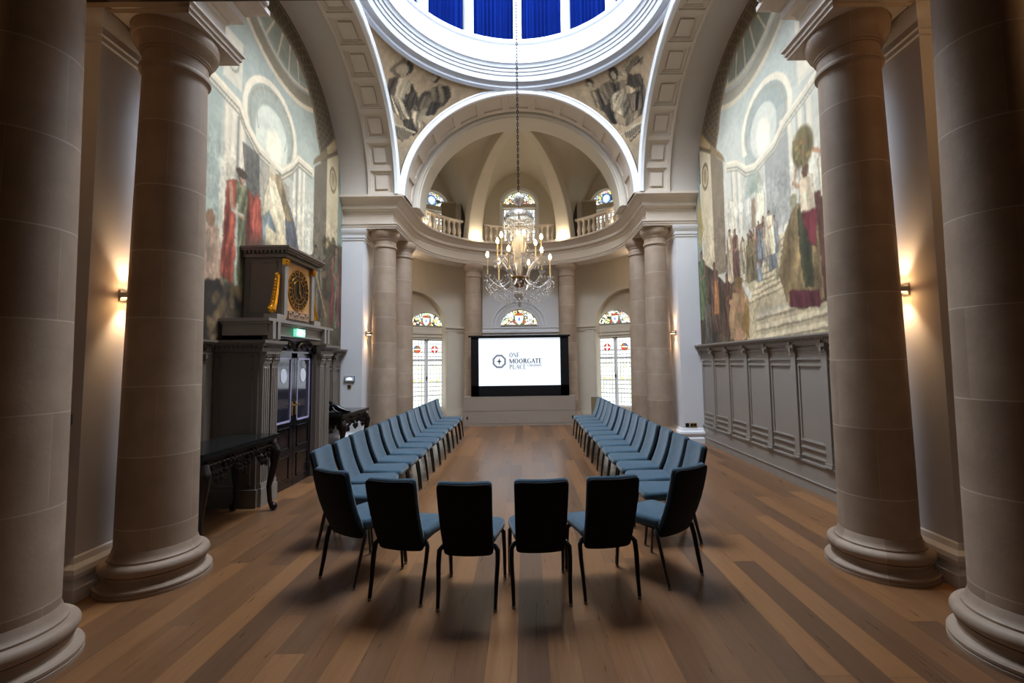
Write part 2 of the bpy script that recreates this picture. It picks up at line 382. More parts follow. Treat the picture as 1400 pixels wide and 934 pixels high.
def mural_left():
    C=Canvas(4.3,9.9,2.05,7.75,.012,(196,200,196))
    C.c*=(1-.10*np.clip((C.Z-4)/4,0,1))[...,None]
    C.put(np.clip((C.Z-4.4)/1.5,0,1)*.75,(150,172,176))
    # painted dome ring above
    for r,c,t in ((1.95,(218,206,184),.09),(1.80,(150,140,120),.20),(1.62,(226,214,192),.05),(1.25,(150,160,152),.5),(.95,(214,204,184),.06),(.8,(170,158,138),.2)):
        C.ring(7.55,8.2,r,r*.94,t,c)
    for a in range(190,350,13):
        q=math.radians(a); C.line([(7.55+1.0*math.cos(q),8.2+.95*math.sin(q)),(7.55+1.6*math.cos(q),8.2+1.5*math.sin(q))],.04,(222,212,192))
    # temple walls
    C.poly([(4.3,2),(5.25,2),(5.25,5.2),(4.3,5.2)],(196,190,178)); C.poly([(5.9,3.4),(6.5,3.4),(6.5,5.35),(5.9,5.4)],(206,200,188))
    C.poly([(5.3,3),(5.85,3),(5.85,6.6),(5.3,6.6)],(158,178,180))
    for x in (5.95,6.1,6.3,7.75,7.95,8.1): C.line([(x,3.6),(x,5.2)],.07,(222,216,204)); 
    for x in (6.2,7.85): C.line([(x,3.6),(x,5.2)],.05,(150,148,142))
    C.poly([(5.85,5.6),(6.25,5.6),(6.25,6.3),(5.85,6.3)],(206,204,194)); C.ring(6.05,5.95,.12,.16,.03,(150,150,140))
    # oval arched opening
    C.ell(7.05,5.5,.68,.62,(150,164,162),.05); C.poly([(6.37,4.9),(7.73,4.9),(7.73,5.5),(6.37,5.5)],(156,168,166))
    C.ell(7.05,5.35,.46,.45,(196,208,206),.1); C.poly([(6.6,4.95),(7.5,4.95),(7.5,5.35),(6.6,5.35)],(200,210,206)); C.ell(7.1,5.2,.22,.28,(232,230,214),.4)
    C.ring(7.05,5.5,.42,.42,.03,(160,170,166),z0=5.3); C.ring(7.05,5.5,.72,.66,.10,(226,218,202),z0=5.2); C.ring(7.05,5.5,.60,.55,.03,(150,148,138),z0=5.2)
    for a in range(20,170,14):
        q=math.radians(a); C.line([(7.05+.5*math.cos(q),5.5+.46*math.sin(q)),(7.05+.62*math.cos(q),5.5+.58*math.sin(q))],.02,(170,172,166))
    # curved cornice
    cv=[(5.6,5.46),(6.2,5.38),(6.35,5.2),(6.7,4.98),(7.36,4.9),(7.7,5.15),(7.9,5.36),(8.4,5.36)]
    C.line(cv,.17,(212,206,192)); C.line([(a,b-.05) for a,b in cv],.03,(132,128,116)); C.line([(a,b+.05) for a,b in cv],.03,(232,226,212)); C.line([(a,b-.12) for a,b in cv],.03,(140,136,126))
    C.poly([(6.75,3.5),(7.6,3.5),(7.6,4.75),(6.75,4.85)],(168,164,154))
    # dark coffered band around the arch
    rr=np.sqrt(((C.X-7.1)/2.65)**2+((np.maximum(C.Z,5.4)-5.4)/2.3)**2)
    band=((rr>.64+.17*np.clip((C.Z-6.15)/1.1,0,1))&(C.Z>5.5)).astype(float)
    C.put(band,(92,80,62)); ang=np.arctan2((C.Z-5.4)/2.3,(C.X-7.1)/2.65)
    g1=(np.abs(((ang*15+rr*9)%1)-.5)>.43); g2=(np.abs(((ang*15-rr*9)%1)-.5)>.43); C.put(band*(g1|g2)*.75,(132,116,92))
    C.put(band*((np.abs(rr-(.655+.17*np.clip((C.Z-6.15)/1.1,0,1)))<.012)|(np.abs(rr-.97)<.008))*.8,(140,124,98))
    # painted pier at the right
    C.poly([(8.5,3.6),(9.05,3.6),(9.05,5.9),(8.5,5.5)],(116,108,94)); C.poly([(9.05,3.9),(9.6,3.9),(9.6,6.3),(9.05,5.9)],(196,184,156)); C.poly([(8.98,5.9),(9.75,6.5),(9.75,6.85),(9.0,6.1)],(186,170,130))
    C.poly([(8.42,5.5),(9.05,5.92),(9.05,6.12),(8.5,5.66)],(128,112,84)); C.line([(9.05,5.95),(9.8,6.42)],.08,(110,98,76)); C.line([(9.05,6.05),(9.8,6.52)],.04,(170,154,120))
    C.ring(9.34,5.58,.15,.24,.05,(134,120,92)); C.ell(9.34,5.58,.09,.17,(160,144,112),.3)
    C.poly([(9.6,3.5),(9.9,3.5),(9.9,6.3),(9.62,6.2)],(120,140,140)); 
    # foreground darks
    C.poly([(4.3,2),(6.9,2),(6.9,2.95),(6.0,2.8),(5.6,3.2),(4.3,3.3)],(62,52,40),fold=.25,fdir=(.4,1),k=14,seed=9)
    C.poly([(8.3,2),(9.9,2),(9.9,4.3),(9.2,4.2),(8.9,3.6),(8.4,3.4)],(84,72,56),fold=.25,fdir=(1,.4),k=12,seed=10)
    for i in range(60):
        a=RNG.rand(4); C.ell(5.3+1.5*a[0],2.1+1.1*a[1],.05+.08*a[2],.04+.05*a[3],[(118,92,52),(84,70,48),(140,112,74),(50,42,34)][i%4],.5,.7,rot=a[0]*3)
    for i in range(50):
        a=RNG.rand(4); C.ell(8.9+.9*a[0],3.1+1.2*a[1],.05+.07*a[2],.05+.05*a[3],[(96,84,50),(70,72,46),(120,98,60),(60,50,40)][i%4],.5,.7,rot=a[0]*3)
    # robed figures
    C.poly([(5.55,2.8),(5.62,3.5),(5.85,3.55),(5.98,2.9)],(182,150,132),fold=.2,k=40); C.ell(5.7,3.62,.09,.11,(150,110,84))
    C.poly([(6.3,4.9),(6.7,4.9),(6.75,4.2),(6.5,3.9)],(110,110,108),fold=.1)
    figure(C,6.30,2.85,1.65,.62,(122,128,92),(196,150,118),(158,62,44),seed=21,hair=(64,50,46))
    C.line([(6.22,3.96),(6.24,2.86)],.05,(170,184,186)); C.line([(6.12,3.86),(6.36,3.86)],.04,(190,190,180)); C.ell(6.31,4.45,.12,.07,(84,66,54))
    C.poly([(6.62,3.5),(6.56,4.0),(6.66,4.3),(6.78,4.2),(6.84,3.5)],(166,66,50),fold=.18,k=40)
    C.poly([(6.85,3.5),(6.85,4.25),(7.0,4.7),(7.3,4.75),(7.6,4.3),(7.85,3.5)],(206,196,172),fold=.13,fdir=(1,.5),k=26,seed=31)
    C.poly([(6.82,3.5),(6.84,4.0),(7.0,4.15),(7.2,3.9),(7.2,3.5)],(108,128,144),fold=.12,k=30)
    C.poly([(7.6,3.5),(7.5,4.1),(7.55,4.5),(7.78,4.2),(8.1,3.5)],(86,92,112),fold=.18,fdir=(1,.3),k=30,seed=33)
    C.poly([(7.12,4.75),(7.3,4.85),(7.7,4.2),(7.55,4.15)],(150,132,98),fold=.2,k=30); C.ell(7.08,4.78,.09,.12,(196,170,140)); C.ell(7.08,4.84,.1,.08,(198,190,170))
    C.poly([(6.93,3.5),(6.93,3.92),(7.22,3.84),(7.22,3.45)],(224,212,180)); C.poly([(7.22,3.84),(7.52,3.88),(7.52,3.4),(7.22,3.4)],(210,198,168)); C.line([(7.22,3.84),(7.22,3.4)],.02,(150,138,112))
    C.ell(6.9,3.3,.5,.35,(70,58,46),.6,.8)
    figure(C,8.62,2.6,1.42,.5,(122,116,106),(130,108,86),(96,90,80),seed=41)
    C.line([(8.56,3.62),(9.1,2.72)],.05,(168,134,84))
    figure(C,9.55,2.5,1.75,.42,(84,104,72),(150,104,80),(128,58,62),seed=44)
    C.warp(.026,4.9); C.grain(.09); C.mute(.34); return C
def mural_right():
    C=Canvas(4.3,9.9,2.05,7.75,.012,(208,214,216))
    C.put(np.clip((C.Z-4.6)/1.6,0,1)*.7,(172,192,202))
    for r,c,t in ((1.95,(216,212,196),.09),(1.80,(168,168,158),.2),(1.25,(134,144,136),.55),(1.6,(222,216,198),.05),(.9,(206,200,182),.06)):
        C.ring(7.5,8.2,r,r*.97,t,c)
    for a in range(190,350,13):
        q=math.radians(a); C.line([(7.5+1.0*math.cos(q),8.2+.97*math.sin(q)),(7.5+1.6*math.cos(q),8.2+1.55*math.sin(q))],.035,(214,206,186))
    C.ell(6.95,5.45,.66,.58,(160,176,184),.05); C.poly([(6.29,4.9),(7.61,4.9),(7.61,5.45),(6.29,5.45)],(170,184,190)); C.ell(7.0,5.35,.4,.42,(206,216,220),.1); C.ell(7.0,5.25,.2,.3,(238,240,232),.4)
    C.ring(6.95,5.45,.70,.62,.10,(232,230,220),z0=5.2); C.ring(6.95,5.45,.58,.5,.03,(168,170,164),z0=5.2)
    for x in (5.85,6.05,6.3,6.5,7.85,8.05): C.line([(x,3.6),(x,5.2)],.10,(226,226,220)); C.line([(x+.08,3.6),(x+.08,5.2)],.03,(172,176,180))
    C.poly([(6.35,3.7),(7.0,3.7),(7.0,4.95),(6.35,5.0)],(166,174,182)); C.poly([(7.05,3.9),(7.75,3.9),(7.75,4.9),(7.05,4.9)],(196,204,208))
    C.poly([(5.6,5.5),(6.05,5.5),(6.05,6.4),(5.6,6.4)],(220,220,214)); C.ring(5.82,5.95,.12,.2,.03,(176,180,176))
    cv=[(5.4,5.48),(5.95,5.3),(6.4,5.18),(6.7,4.98),(7.3,4.88),(7.6,4.96),(7.9,5.2),(8.3,5.34)]
    C.line(cv,.16,(216,216,208)); C.line([(a,b-.05) for a,b in cv],.03,(158,158,150)); C.line([(a,b+.05) for a,b in cv],.03,(236,234,226)); C.line([(a,b-.11) for a,b in cv],.025,(166,166,160))
    rr=np.sqrt(((C.X-7.1)/2.65)**2+((np.maximum(C.Z,5.4)-5.4)/2.3)**2)
    band=((rr>.64+.17*np.clip((C.Z-6.15)/1.1,0,1))&(C.Z>5.5)&(C.X>5.0)).astype(float)
    C.put(band,(98,84,64)); ang=np.arctan2((C.Z-5.4)/2.3,(C.X-7.1)/2.65)
    g1=(np.abs(((ang*15+rr*9)%1)-.5)>.43); g2=(np.abs(((ang*15-rr*9)%1)-.5)>.43); C.put(band*(g1|g2)*.75,(136,120,96))
    C.put(band*((np.abs(rr-(.655+.17*np.clip((C.Z-6.15)/1.1,0,1)))<.012)|(np.abs(rr-.97)<.008))*.8,(146,130,104))
    C.poly([(8.5,3.4),(9.0,3.4),(9.0,5.9),(8.45,5.5)],(140,128,112)); C.poly([(9.0,3.6),(9.55,3.6),(9.55,6.3),(9.0,5.9)],(206,198,176)); C.poly([(8.98,5.9),(9.75,6.5),(9.75,6.9),(9.0,6.1)],(190,164,116))
    C.poly([(8.36,5.45),(9.0,5.9),(9.0,6.12),(8.45,5.62)],(150,128,96)); C.line([(9.0,5.95),(9.8,6.42)],.08,(116,100,76)); C.line([(9.0,6.05),(9.8,6.52)],.04,(180,160,126))
    C.ring(9.3,5.55,.15,.25,.05,(128,112,88)); C.ell(9.3,5.55,.09,.17,(156,140,112),.3)
    C.poly([(9.58,2.5),(9.9,2.5),(9.9,6.3),(9.6,6.2)],(126,146,156)); C.poly([(9.5,4.5),(9.62,5.3),(9.8,5.0),(9.75,4.0)],(176,150,70),a=.7)
    # stairs
    C.poly([(4.3,2),(8.3,2),(8.3,2.3),(7.5,2.8),(7.9,3.1),(6.6,3.5),(4.3,3.8)],(196,186,160))
    for i in range(9):
        z=2.62+.1*i; x1=7.7-.12*i; C.line([(x1,z+.12),(5.6,z+.32-.012*i)],.05,(216,206,180)); C.line([(x1,z+.075),(5.6,z+.27-.012*i)],.025,(146,136,114))
    for z in (2.08,2.24,2.42): C.line([(7.5-.2*(z-2),z+.02),(4.3,z+.18)],.07,(226,218,196)); C.line([(7.5,z-.04),(4.3,z+.12)],.03,(150,140,120))
    C.poly([(6.2,2.52),(7.4,2.40),(7.4,2.5),(6.2,2.62)],(180,182,186),a=.5)
    # goddess statue
    C.poly([(7.08,3.9),(7.05,4.3),(7.12,4.6),(7.25,4.6),(7.32,4.2),(7.34,3.9)],(222,220,206),fold=.1,k=50); C.ell(7.2,4.68,.05,.07,(200,180,160)); 
    for i in range(26):
        a=i/26*PI*1.3-.3; C.line([(7.38,4.5),(7.38+.26*math.cos(a),4.55+.3*math.sin(a))],.035,(150,172,168),.6)
    C.poly([(7.36,3.9),(7.34,4.4),(7.46,4.4),(7.5,3.9)],(150,120,96),a=.8)
    C.poly([(8.08,3.4),(8.1,4.6),(8.3,4.7),(8.36,3.4)],(212,212,204),a=.8,fold=.08)
    # crowd
    cols=[(168,150,136),(150,122,104),(126,140,160),(186,176,150),(142,108,98),(110,112,92),(190,182,172),(150,142,168)]
    for i in range(46):
        a=RNG.rand(4); x=6.75+1.75*a[0]; zt=3.75+.35*a[1]-.12*abs(x-7.5); hh=.45+.3*a[2]
        figure(C,x,zt-hh-.1*(x-6.7),hh,.17+.05*a[3],cols[i%8],(164,126,104),seed=100+i)
    figure(C,6.95,3.35,.7,.3,(214,206,186),seed=61); figure(C,7.55,3.05,.75,.3,(118,110,80),seed=62); figure(C,8.32,3.15,1.0,.26,(196,180,160),seed=63); figure(C,8.1,3.1,1.0,.24,(120,84,76),seed=64)
    # left foreground group
    C.poly([(7.85,2),(9.9,2),(9.9,3.9),(9.2,3.6),(8.6,3.2),(8.0,3.05),(7.75,2.5)],(86,70,58),fold=.2,fdir=(1,.3),k=14,seed=71)
    figure(C,9.66,2.6,1.45,.4,(96,116,84),(150,112,80),seed=72); figure(C,9.05,2.3,1.4,.42,(110,82,74),(126,84,64),seed=73); C.poly([(8.9,2.65),(8.88,3.3),(9.05,3.3),(9.12,2.65)],(196,128,70),fold=.15,k=50)
    figure(C,8.5,2.2,1.15,.34,(96,66,56),(140,96,74),seed=74); figure(C,9.45,2.08,.95,.38,(92,88,84),(126,92,74),seed=75)
    C.poly([(7.85,2.1),(7.7,2.7),(7.9,3.0),(8.3,2.95),(8.5,2.5),(8.45,2.1)],(176,142,102),fold=.15,fdir=(1,.4),k=30,seed=76); C.ell(8.05,3.05,.14,.15,(150,104,76)); C.ell(8.05,3.12,.15,.1,(128,104,62)); C.line([(8.4,2.8),(8.0,2.62),(7.9,2.75)],.1,(188,140,106))
    C.poly([(7.75,2.1),(7.7,2.6),(7.85,2.75),(8.0,2.3)],(150,116,62)); C.poly([(7.9,2.08),(8.0,2.3),(8.25,2.25),(8.3,2.08)],(196,150,120))
    # large cloaked figures by the stairs
    C.poly([(5.3,2.5),(5.35,3.4),(5.5,3.85),(5.85,3.9),(6.05,3.5),(6.0,2.45)],(96,58,48),fold=.2,k=26,seed=81)
    C.poly([(5.75,2.5),(5.8,3.5),(6.0,3.85),(6.3,3.88),(6.55,3.55),(6.74,3.0),(6.55,2.5),(6.2,2.42)],(150,128,88),fold=.2,fdir=(1,.25),k=24,seed=82)
    C.poly([(5.95,2.7),(5.95,3.6),(6.1,3.85),(6.22,3.8),(6.2,3.0),(6.12,2.7)],(74,78,56),fold=.15,k=40); C.poly([(5.85,3.2),(5.8,3.75),(6.0,3.92),(6.12,3.7),(6.0,3.3)],(122,44,56),fold=.15,k=36)
    C.poly([(5.85,2.42),(5.85,2.62),(6.5,2.72),(6.5,2.47)],(96,40,52),fold=.2,k=50); C.ell(6.3,3.95,.09,.1,(158,160,136)); C.ell(5.62,3.98,.09,.12,(150,120,90))
    C.poly([(5.82,3.7),(5.86,4.15),(6.0,4.25),(6.16,4.15),(6.14,3.75)],(214,200,180),fold=.1,k=50); C.ell(6.0,4.28,.08,.1,(120,84,64)); C.line([(6.15,4.1),(6.26,4.2),(6.16,4.42)],.06,(196,158,130))
    C.poly([(5.35,3.7),(5.4,4.3),(5.6,4.45),(5.72,4.3),(5.72,3.8)],(220,212,194),fold=.1,k=50); C.line([(5.6,4.35),(5.85,4.5),(5.95,4.38)],.06,(196,150,118)); C.ell(5.55,4.55,.08,.1,(110,76,56))
    C.ell(6.03,4.62,.24,.28,(140,128,84),.2,fold=.2,k=40,seed=90)
    for i in range(26):
        a=RNG.rand(3); C.ell(5.85+.38*a[0],4.45+.4*a[1],.03,.03,[(176,150,80),(110,116,84),(160,110,70)][i%3],.5,.7)
    C.warp(.024,4.75,.5); C.grain(.08,13); C.mute(.28); return C
def pendentive_art(seed,kind):
    # x: metres across, z: metres up the pendentive
    C=Canvas(-1.5,1.5,-.05,2.6,.012,(168,144,112)); C.grain(.05,seed); D=(66,56,44); Mi=(110,95,74); Li=(170,152,122); P=lambda l:l
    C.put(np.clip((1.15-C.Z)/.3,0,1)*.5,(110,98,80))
    if kind==0:
        C.poly([(-.62,1.95),(-.45,2.10),(-.2,2.12),(.05,2.0),(.2,1.75),(.42,1.55),(.30,1.36),(.1,1.42),(-.15,1.5),(-.45,1.62)],Mi,fold=0.51,fdir=(.7,1),k=40,seed=seed)
        C.poly([(-.64,1.98),(-.50,2.08),(-.42,1.98),(-.44,1.72),(-.58,1.7)],D,fold=0.34,k=60)
        C.poly([(-.45,2.08),(-.30,2.14),(-.16,2.1),(-.1,1.92),(-.2,1.8),(-.42,1.82)],Li,fold=0.20,k=60)
        C.poly([(-.5,1.78),(-.2,1.86),(.02,1.72),(.12,1.5),(-.05,1.46),(-.3,1.56)],Li,fold=0.48,fdir=(.8,1),k=52,seed=seed+1)
        C.poly([(.0,1.7),(.18,1.72),(.34,1.5),(.26,1.38),(.1,1.44)],Li,fold=0.48,fdir=(1,.4),k=60,seed=seed+2)
        C.poly([(-.1,1.5),(.1,1.58),(.28,1.4),(.22,1.3),(.0,1.34)],D,fold=0.34,k=60); C.poly([(-.2,1.9),(-.02,2.02),(.08,1.9),(.0,1.7),(-.12,1.78)],D,fold=0.51,k=60)
        C.ell(-.33,2.26,.11,.09,D,.2); C.ell(-.38,2.22,.075,.065,Li,.2); C.line([(-.46,2.1),(-.66,2.12),(-.5,2.3),(-.42,2.31)],.06,Mi)
        C.ell(.26,1.9,.15,.2,D,.15); C.ell(.30,1.88,.12,.17,Mi,.2,fold=0.34,k=40); C.ell(.36,1.72,.14,.12,Li,.4,.7)
        C.poly([(.30,2.14),(.42,2.24),(.62,2.26),(.72,2.18),(.68,2.0),(.56,1.86),(.40,1.9)],Mi,fold=0.48,fdir=(1,.8),k=48,seed=seed+4); C.line([(.6,2.24),(.73,2.14),(.66,1.98)],.06,D)
        C.poly([(.4,1.98),(.6,2.0),(.54,1.78),(.36,1.72)],D,fold=0.51,k=48); C.ell(.29,2.32,.085,.08,D,.2); C.ell(.26,2.31,.05,.05,Li,.3)
        C.poly([(-.32,1.36),(.2,1.36),(.14,1.24),(-.02,1.13),(-.26,1.26)],(118,104,82)); C.line([(-.34,1.38),(.22,1.37)],.03,(186,170,140)); C.line([(-.26,1.24),(.0,1.12)],.03,(78,68,52))
        for i in range(8): C.line([(-.22+.05*i,1.33),(-.20+.05*i,1.22)],.012,(80,70,54))
    else:
        C.poly([(-.56,2.0),(-.3,2.08),(.1,2.16),(.32,2.0),(.38,1.78),(.30,1.52),(.1,1.42),(-.3,1.50),(-.5,1.75)],Mi,fold=0.54,fdir=(1,.6),k=36,seed=seed)
        C.poly([(-.55,2.06),(-.3,2.16),(-.18,2.04),(-.3,1.94),(-.52,1.9)],D,fold=0.34,k=48); C.poly([(-.2,2.16),(-.5,2.24),(-.56,2.3),(-.48,2.34),(-.1,2.2)],Li,fold=0.17,k=40); C.line([(-.3,2.2),(-.6,2.28),(-.66,2.2)],.08,Mi); C.line([(-.72,2.24),(-.5,2.2)],.02,D)
        C.poly([(-.1,2.0),(.22,2.0),(.30,1.75),(.1,1.56),(-.12,1.7)],Li,fold=0.48,fdir=(.6,1),k=44,seed=seed+1); C.poly([(-.45,1.85),(-.12,1.9),(-.1,1.6),(-.36,1.58)],D,fold=0.77,fdir=(1,.5),k=44,seed=seed+2)
        C.ell(.0,2.26,.11,.10,D,.2); C.ell(.01,2.24,.06,.06,Li,.3); C.poly([(.05,2.18),(.3,2.2),(.5,2.1),(.4,1.9),(.15,2.02)],Mi,fold=0.34,k=48)
        C.poly([(.44,2.16),(.62,2.14),(.62,1.9),(.45,1.75),(.36,1.85),(.38,2.05)],Mi,fold=0.51,k=48,seed=seed+4); C.ell(.56,2.28,.09,.075,D,.2); C.ell(.57,2.25,.055,.05,Li,.3); C.poly([(.34,1.9),(.5,1.84),(.42,1.55),(.3,1.5)],D,fold=0.51,k=48)
        C.poly([(-.26,1.36),(.26,1.34),(.1,1.16),(-.2,1.28)],(118,104,82)); C.line([(-.28,1.38),(.26,1.31)],.035,(186,170,140)); C.line([(-.2,1.24),(.1,1.12)],.03,(78,68,52))
        for i in range(8): C.line([(-.18+.05*i,1.33),(-.17+.05*i,1.22)],.012,(80,70,54))
    C.warp(.02,3.0,.35); return C
def fan_glass(hw,h,arms=0,seed=1,blue=False):
    C=Canvas(-hw,hw,0,h,.008,(246,248,240)); rr=np.sqrt((C.X/hw)**2+(C.Z/h)**2)
    pal=[(250,250,244),(236,226,120),(244,246,250),(196,214,160),(250,240,200),(240,176,150),(255,255,255),(170,190,206)]
    r=np.random.RandomState(seed); n=90; px=r.rand(n)*2*hw-hw; pz=r.rand(n)*h; best=np.full(C.X.shape,9.); sec=best.copy(); idx=np.zeros(C.X.shape,int)
    for i in range(n):
        d=np.hypot(C.X-px[i],C.Z-pz[i]); new=d<best; sec=np.where(new,best,np.minimum(sec,d)); idx=np.where(new,i,idx); best=np.where(new,d,best)
    C.c=np.array(pal)[idx%8]/255.; C.put((sec-best)<.014,(44,44,40))
    cx=0; cz=h*.42; R=h*.36
    C.ell(cx,cz,R,R*1.05,(70,92,66) if not blue else (40,84,150),.05)
    if blue: C.ell(cx,cz,R*.75,R*.8,(190,220,235),.1); C.ell(cx,cz,R*.3,R*.5,(240,240,230),.2)
    else:
        C.poly([(cx-R*.7,cz+R*.55),(cx+R*.7,cz+R*.55),(cx+R*.6,cz-R*.4),(cx,cz-R*.95),(cx-R*.6,cz-R*.4)],(248,248,250)); C.ell(cx,cz+R*.8,R*.7,R*.22,(140,66,36),.2); C.ell(cx,cz,R*.2,R*.35,(90,110,200),.3)
        C.ell(cx-R*.8,cz-R*.5,R*.22,R*.3,(140,60,46),.2); C.ell(cx+R*.8,cz-R*.5,R*.22,R*.3,(140,60,46),.2)
    C.put((C.Z<.05*1.0),(66,60,48))
    for a in (35,62,118,145):
        q=math.radians(a); C.line([(0,0),(hw*2*math.cos(q),h*2*math.sin(q))],.012,(70,70,64))
    return C
def leaf_glass(w,h,seed=1,red=False,roundel=True):
    C=Canvas(0,w,0,h,.008,(240,246,244)); r=np.random.RandomState(seed)
    nx=max(3,int(round(w/.105))); nz=int(round(h/.135))
    v=r.rand(nz+1,nx+1); ii=np.clip((C.X/w*nx).astype(int),0,nx-1); jj=np.clip((C.Z/h*nz).astype(int),0,nz-1)
    t=v[jj,ii]; C.c*=(.86+.16*t)[...,None]; C.c=np.clip(C.c*(1+0*t[...,None]),0,1)
    C.put((t>.9)*.35,(220,236,190)); C.put((t<.08)*.3,(190,210,236))
    fx=(C.X/w*nx)%1; fz=(C.Z/h*nz)%1
    C.put((np.minimum(fx,1-fx)<.085)|(np.minimum(fz,1-fz)<.07),(44,48,46))
    C.line([(.09,.1),(.09,h*.64),(w-.09,h*.64),(w-.09,.1)],.014,(150,160,110))
    for x,z,c in ((w/2,h*.58,(226,210,90)),(w*.3,h*.40,(232,214,110)),(w*.7,h*.40,(214,190,80)),(w/2,h*.56,(240,236,190))): C.ell(x,z,.035,.04,c,.3)
    if roundel:
        C.ell(w/2,h*.855,.12,.12,(70,44,24),.08); C.ell(w/2,h*.855,.10,.10,(140,88,36) if not red else (166,34,38),.08)
        if red: C.line([(w/2-.08,h*.855),(w/2+.08,h*.855)],.04,(246,240,236)); C.line([(w/2,h*.855-.08),(w/2,h*.855+.08)],.04,(246,240,236))
        else:
            C.ell(w/2-.05,h*.855+.05,.05,.05,(60,80,120),.2); C.ell(w/2+.05,h*.855-.05,.05,.05,(170,50,36),.2); C.line([(w/2-.09,h*.855),(w/2+.09,h*.855)],.03,(220,220,200))
    return C
def painted_patch(name,C,fn,us,vs,mat,parent=None,uv=None,**k):
    mb=MB(); mb.grid(fn,us,vs)
    U,V=np.meshgrid(us,vs,indexing='ij'); x,z=uv(U.ravel(),V.ravel())
    return mb.build(name,mat,parent,fix=False,smooth=0,colors=C.lookup(x,z),**k)

# ================================================================== THE SETTING
CX=-.05
struct('floor',MB().box(-5.2,5.2,-3.6,15.6,-.12,0),oakm,smooth=0)
AY=7.1; A=2.65; ZS=5.4; BZ=2.3
def ell_z(y,a=A,b=BZ): 
    t=max(0,1-((y-AY)/a)**2); return ZS+b*math.sqrt(t)
# side walls (plain masonry behind panelling and mural)
for s,nm in ((-1,'left'),(1,'right')):
    struct('wall_'+nm,MB().box(s*3.88,s*4.15,3.66,13.2,0,8.6),greyband,smooth=0)
    mb=MB().box(s*4.9,s*5.1,-3.5,3.9,0,6.2); mb.box(s*4.15,s*5.1,3.7,3.95,0,6.2); struct('wall_side_'+nm,mb,rearwall,smooth=0)
struct('wall_back',MB().box(-5.1,5.1,-3.6,-3.45,0,6.2),rearwall,smooth=0)
struct('ceiling',MB().box(-5.1,5.1,-3.6,3.64,4.78,4.95),rearwall,smooth=0)
# piers
cap_p=[(0,4.44),(.015,4.45),(.015,4.49),(.03,4.5),(.03,4.56),(.05,4.6),(.075,4.66),(.075,4.69),(0,4.69)]
base_p=[(0,0),(.10,0),(.10,.10),(.085,.115),(.06,.15),(.085,.17),(.095,.205),(.085,.24),(.03,.26),(.015,.30),(0,.31)]
for s,nm in ((-1,'left'),(1,'right')):
    for fy,n2 in ((9.87,'far'),(3.66,'near')):
        mb=MB(); y1=fy+.69; mb.box(s*3.41,s*3.9,fy,y1,0,4.7)
        path=[(s*3.9,fy),(s*3.41,fy),(s*3.41,y1),(s*3.9,y1)]
        if s>0: path=path[::-1]
        # room lies to the right of travel
        path=path[::-1] if s<0 else path[::-1]
        for pr in (cap_p,base_p):
            p=path if s>0 else path[::-1]
            mb.sweep(p[::-1] if s>0 else p[::1],[(-o if s>0 else o,z) for o,z in pr] if False else [(o,z) for o,z in pr])
        o=struct('wall_pier_%s_%s'%(n2,nm),mb,pierp,smooth=25)
# entablature profile
ent=[(-.55,4.70),(0,4.70),(0,4.735),(.015,4.74),(.015,4.775),(.035,4.79),(.035,4.81),(-.09,4.82),(-.09,5.05),(-.07,5.06),(-.07,5.10),(-.04,5.13),(.02,5.14),(.02,5.22),(.05,5.24),(.09,5.30),(.15,5.34),(.18,5.35),(.18,5.40),(-.55,5.40)]
ent2=[(max(o,-.28),z) for o,z in ent]
arc=[]
for i in range(0,49):
    a=PI-PI*i/48; arc.append((2.7*math.cos(a)+CX*math.sin(a),11.3+2.7*math.sin(a)))
path=[(-3.88,9.85),(-2.7,9.85)]+arc+[(2.7,9.85),(3.88,9.85)]
mb=MB().sweep(path,ent); struct('trim_1',mb,taupe_arch,smooth=30)
# ambulatory ceiling and gallery floor
mb=MB()
outer=[(-4.1,9.95),(-4.1,13.2),(-1.5,15.4),(1.5,15.4),(4.1,13.2),(4.1,9.95)]
inner=[(-3.2,9.95)]+[(3.2*math.cos(PI-PI*i/24),11.3+3.2*math.sin(PI-PI*i/24)) for i in range(25)]+[(3.2,9.95)]
def resample(P,n):
    P=[Vector(p) for p in P]; d=[0]
    for a,b in zip(P[:-1],P[1:]): d.append(d[-1]+(b-a).length)
    out=[]
    for i in range(n):
        t=d[-1]*i/(n-1); k=max(j for j in range(len(d)) if d[j]<=t+1e-9); k=min(k,len(P)-2); f=(t-d[k])/(d[k+1]-d[k]); out.append(P[k].lerp(P[k+1],f))
    return out
O=resample(outer,60); I=resample(inner,60)
for z in (5.0,5.38):
    for i in range(59): mb.quad((I[i].x,I[i].y,z),(O[i].x,O[i].y,z),(O[i+1].x,O[i+1].y,z),(I[i+1].x,I[i+1].y,z))
struct('ceiling_ambulatory',mb,cream,smooth=0,fix=False)
for s,nm in ((-1,'left'),(1,'right')):
    p=[(s*3.88,3.66),(s*2.7,3.66),(s*2.7,4.35),(s*3.88,4.35)]
    if s>0: p=p[::-1]
    struct('trim_entablature_'+nm,MB().sweep(p,ent2).box(s*2.95,s*3.88,3.9,4.1,4.71,5.39),taupe_arch,smooth=30)
    # blocks over the nearest pair of columns
    p=[(s*3.5,2.35),(s*2.7,2.35),(s*2.7,3.2),(s*3.5,3.2)]
    if s>0: p=p[::-1]
    struct('trim_block_'+nm,MB().sweep(p,ent2).box(s*2.95,s*4.9,2.6,2.95,4.71,4.78),taupe_arch,smooth=30)
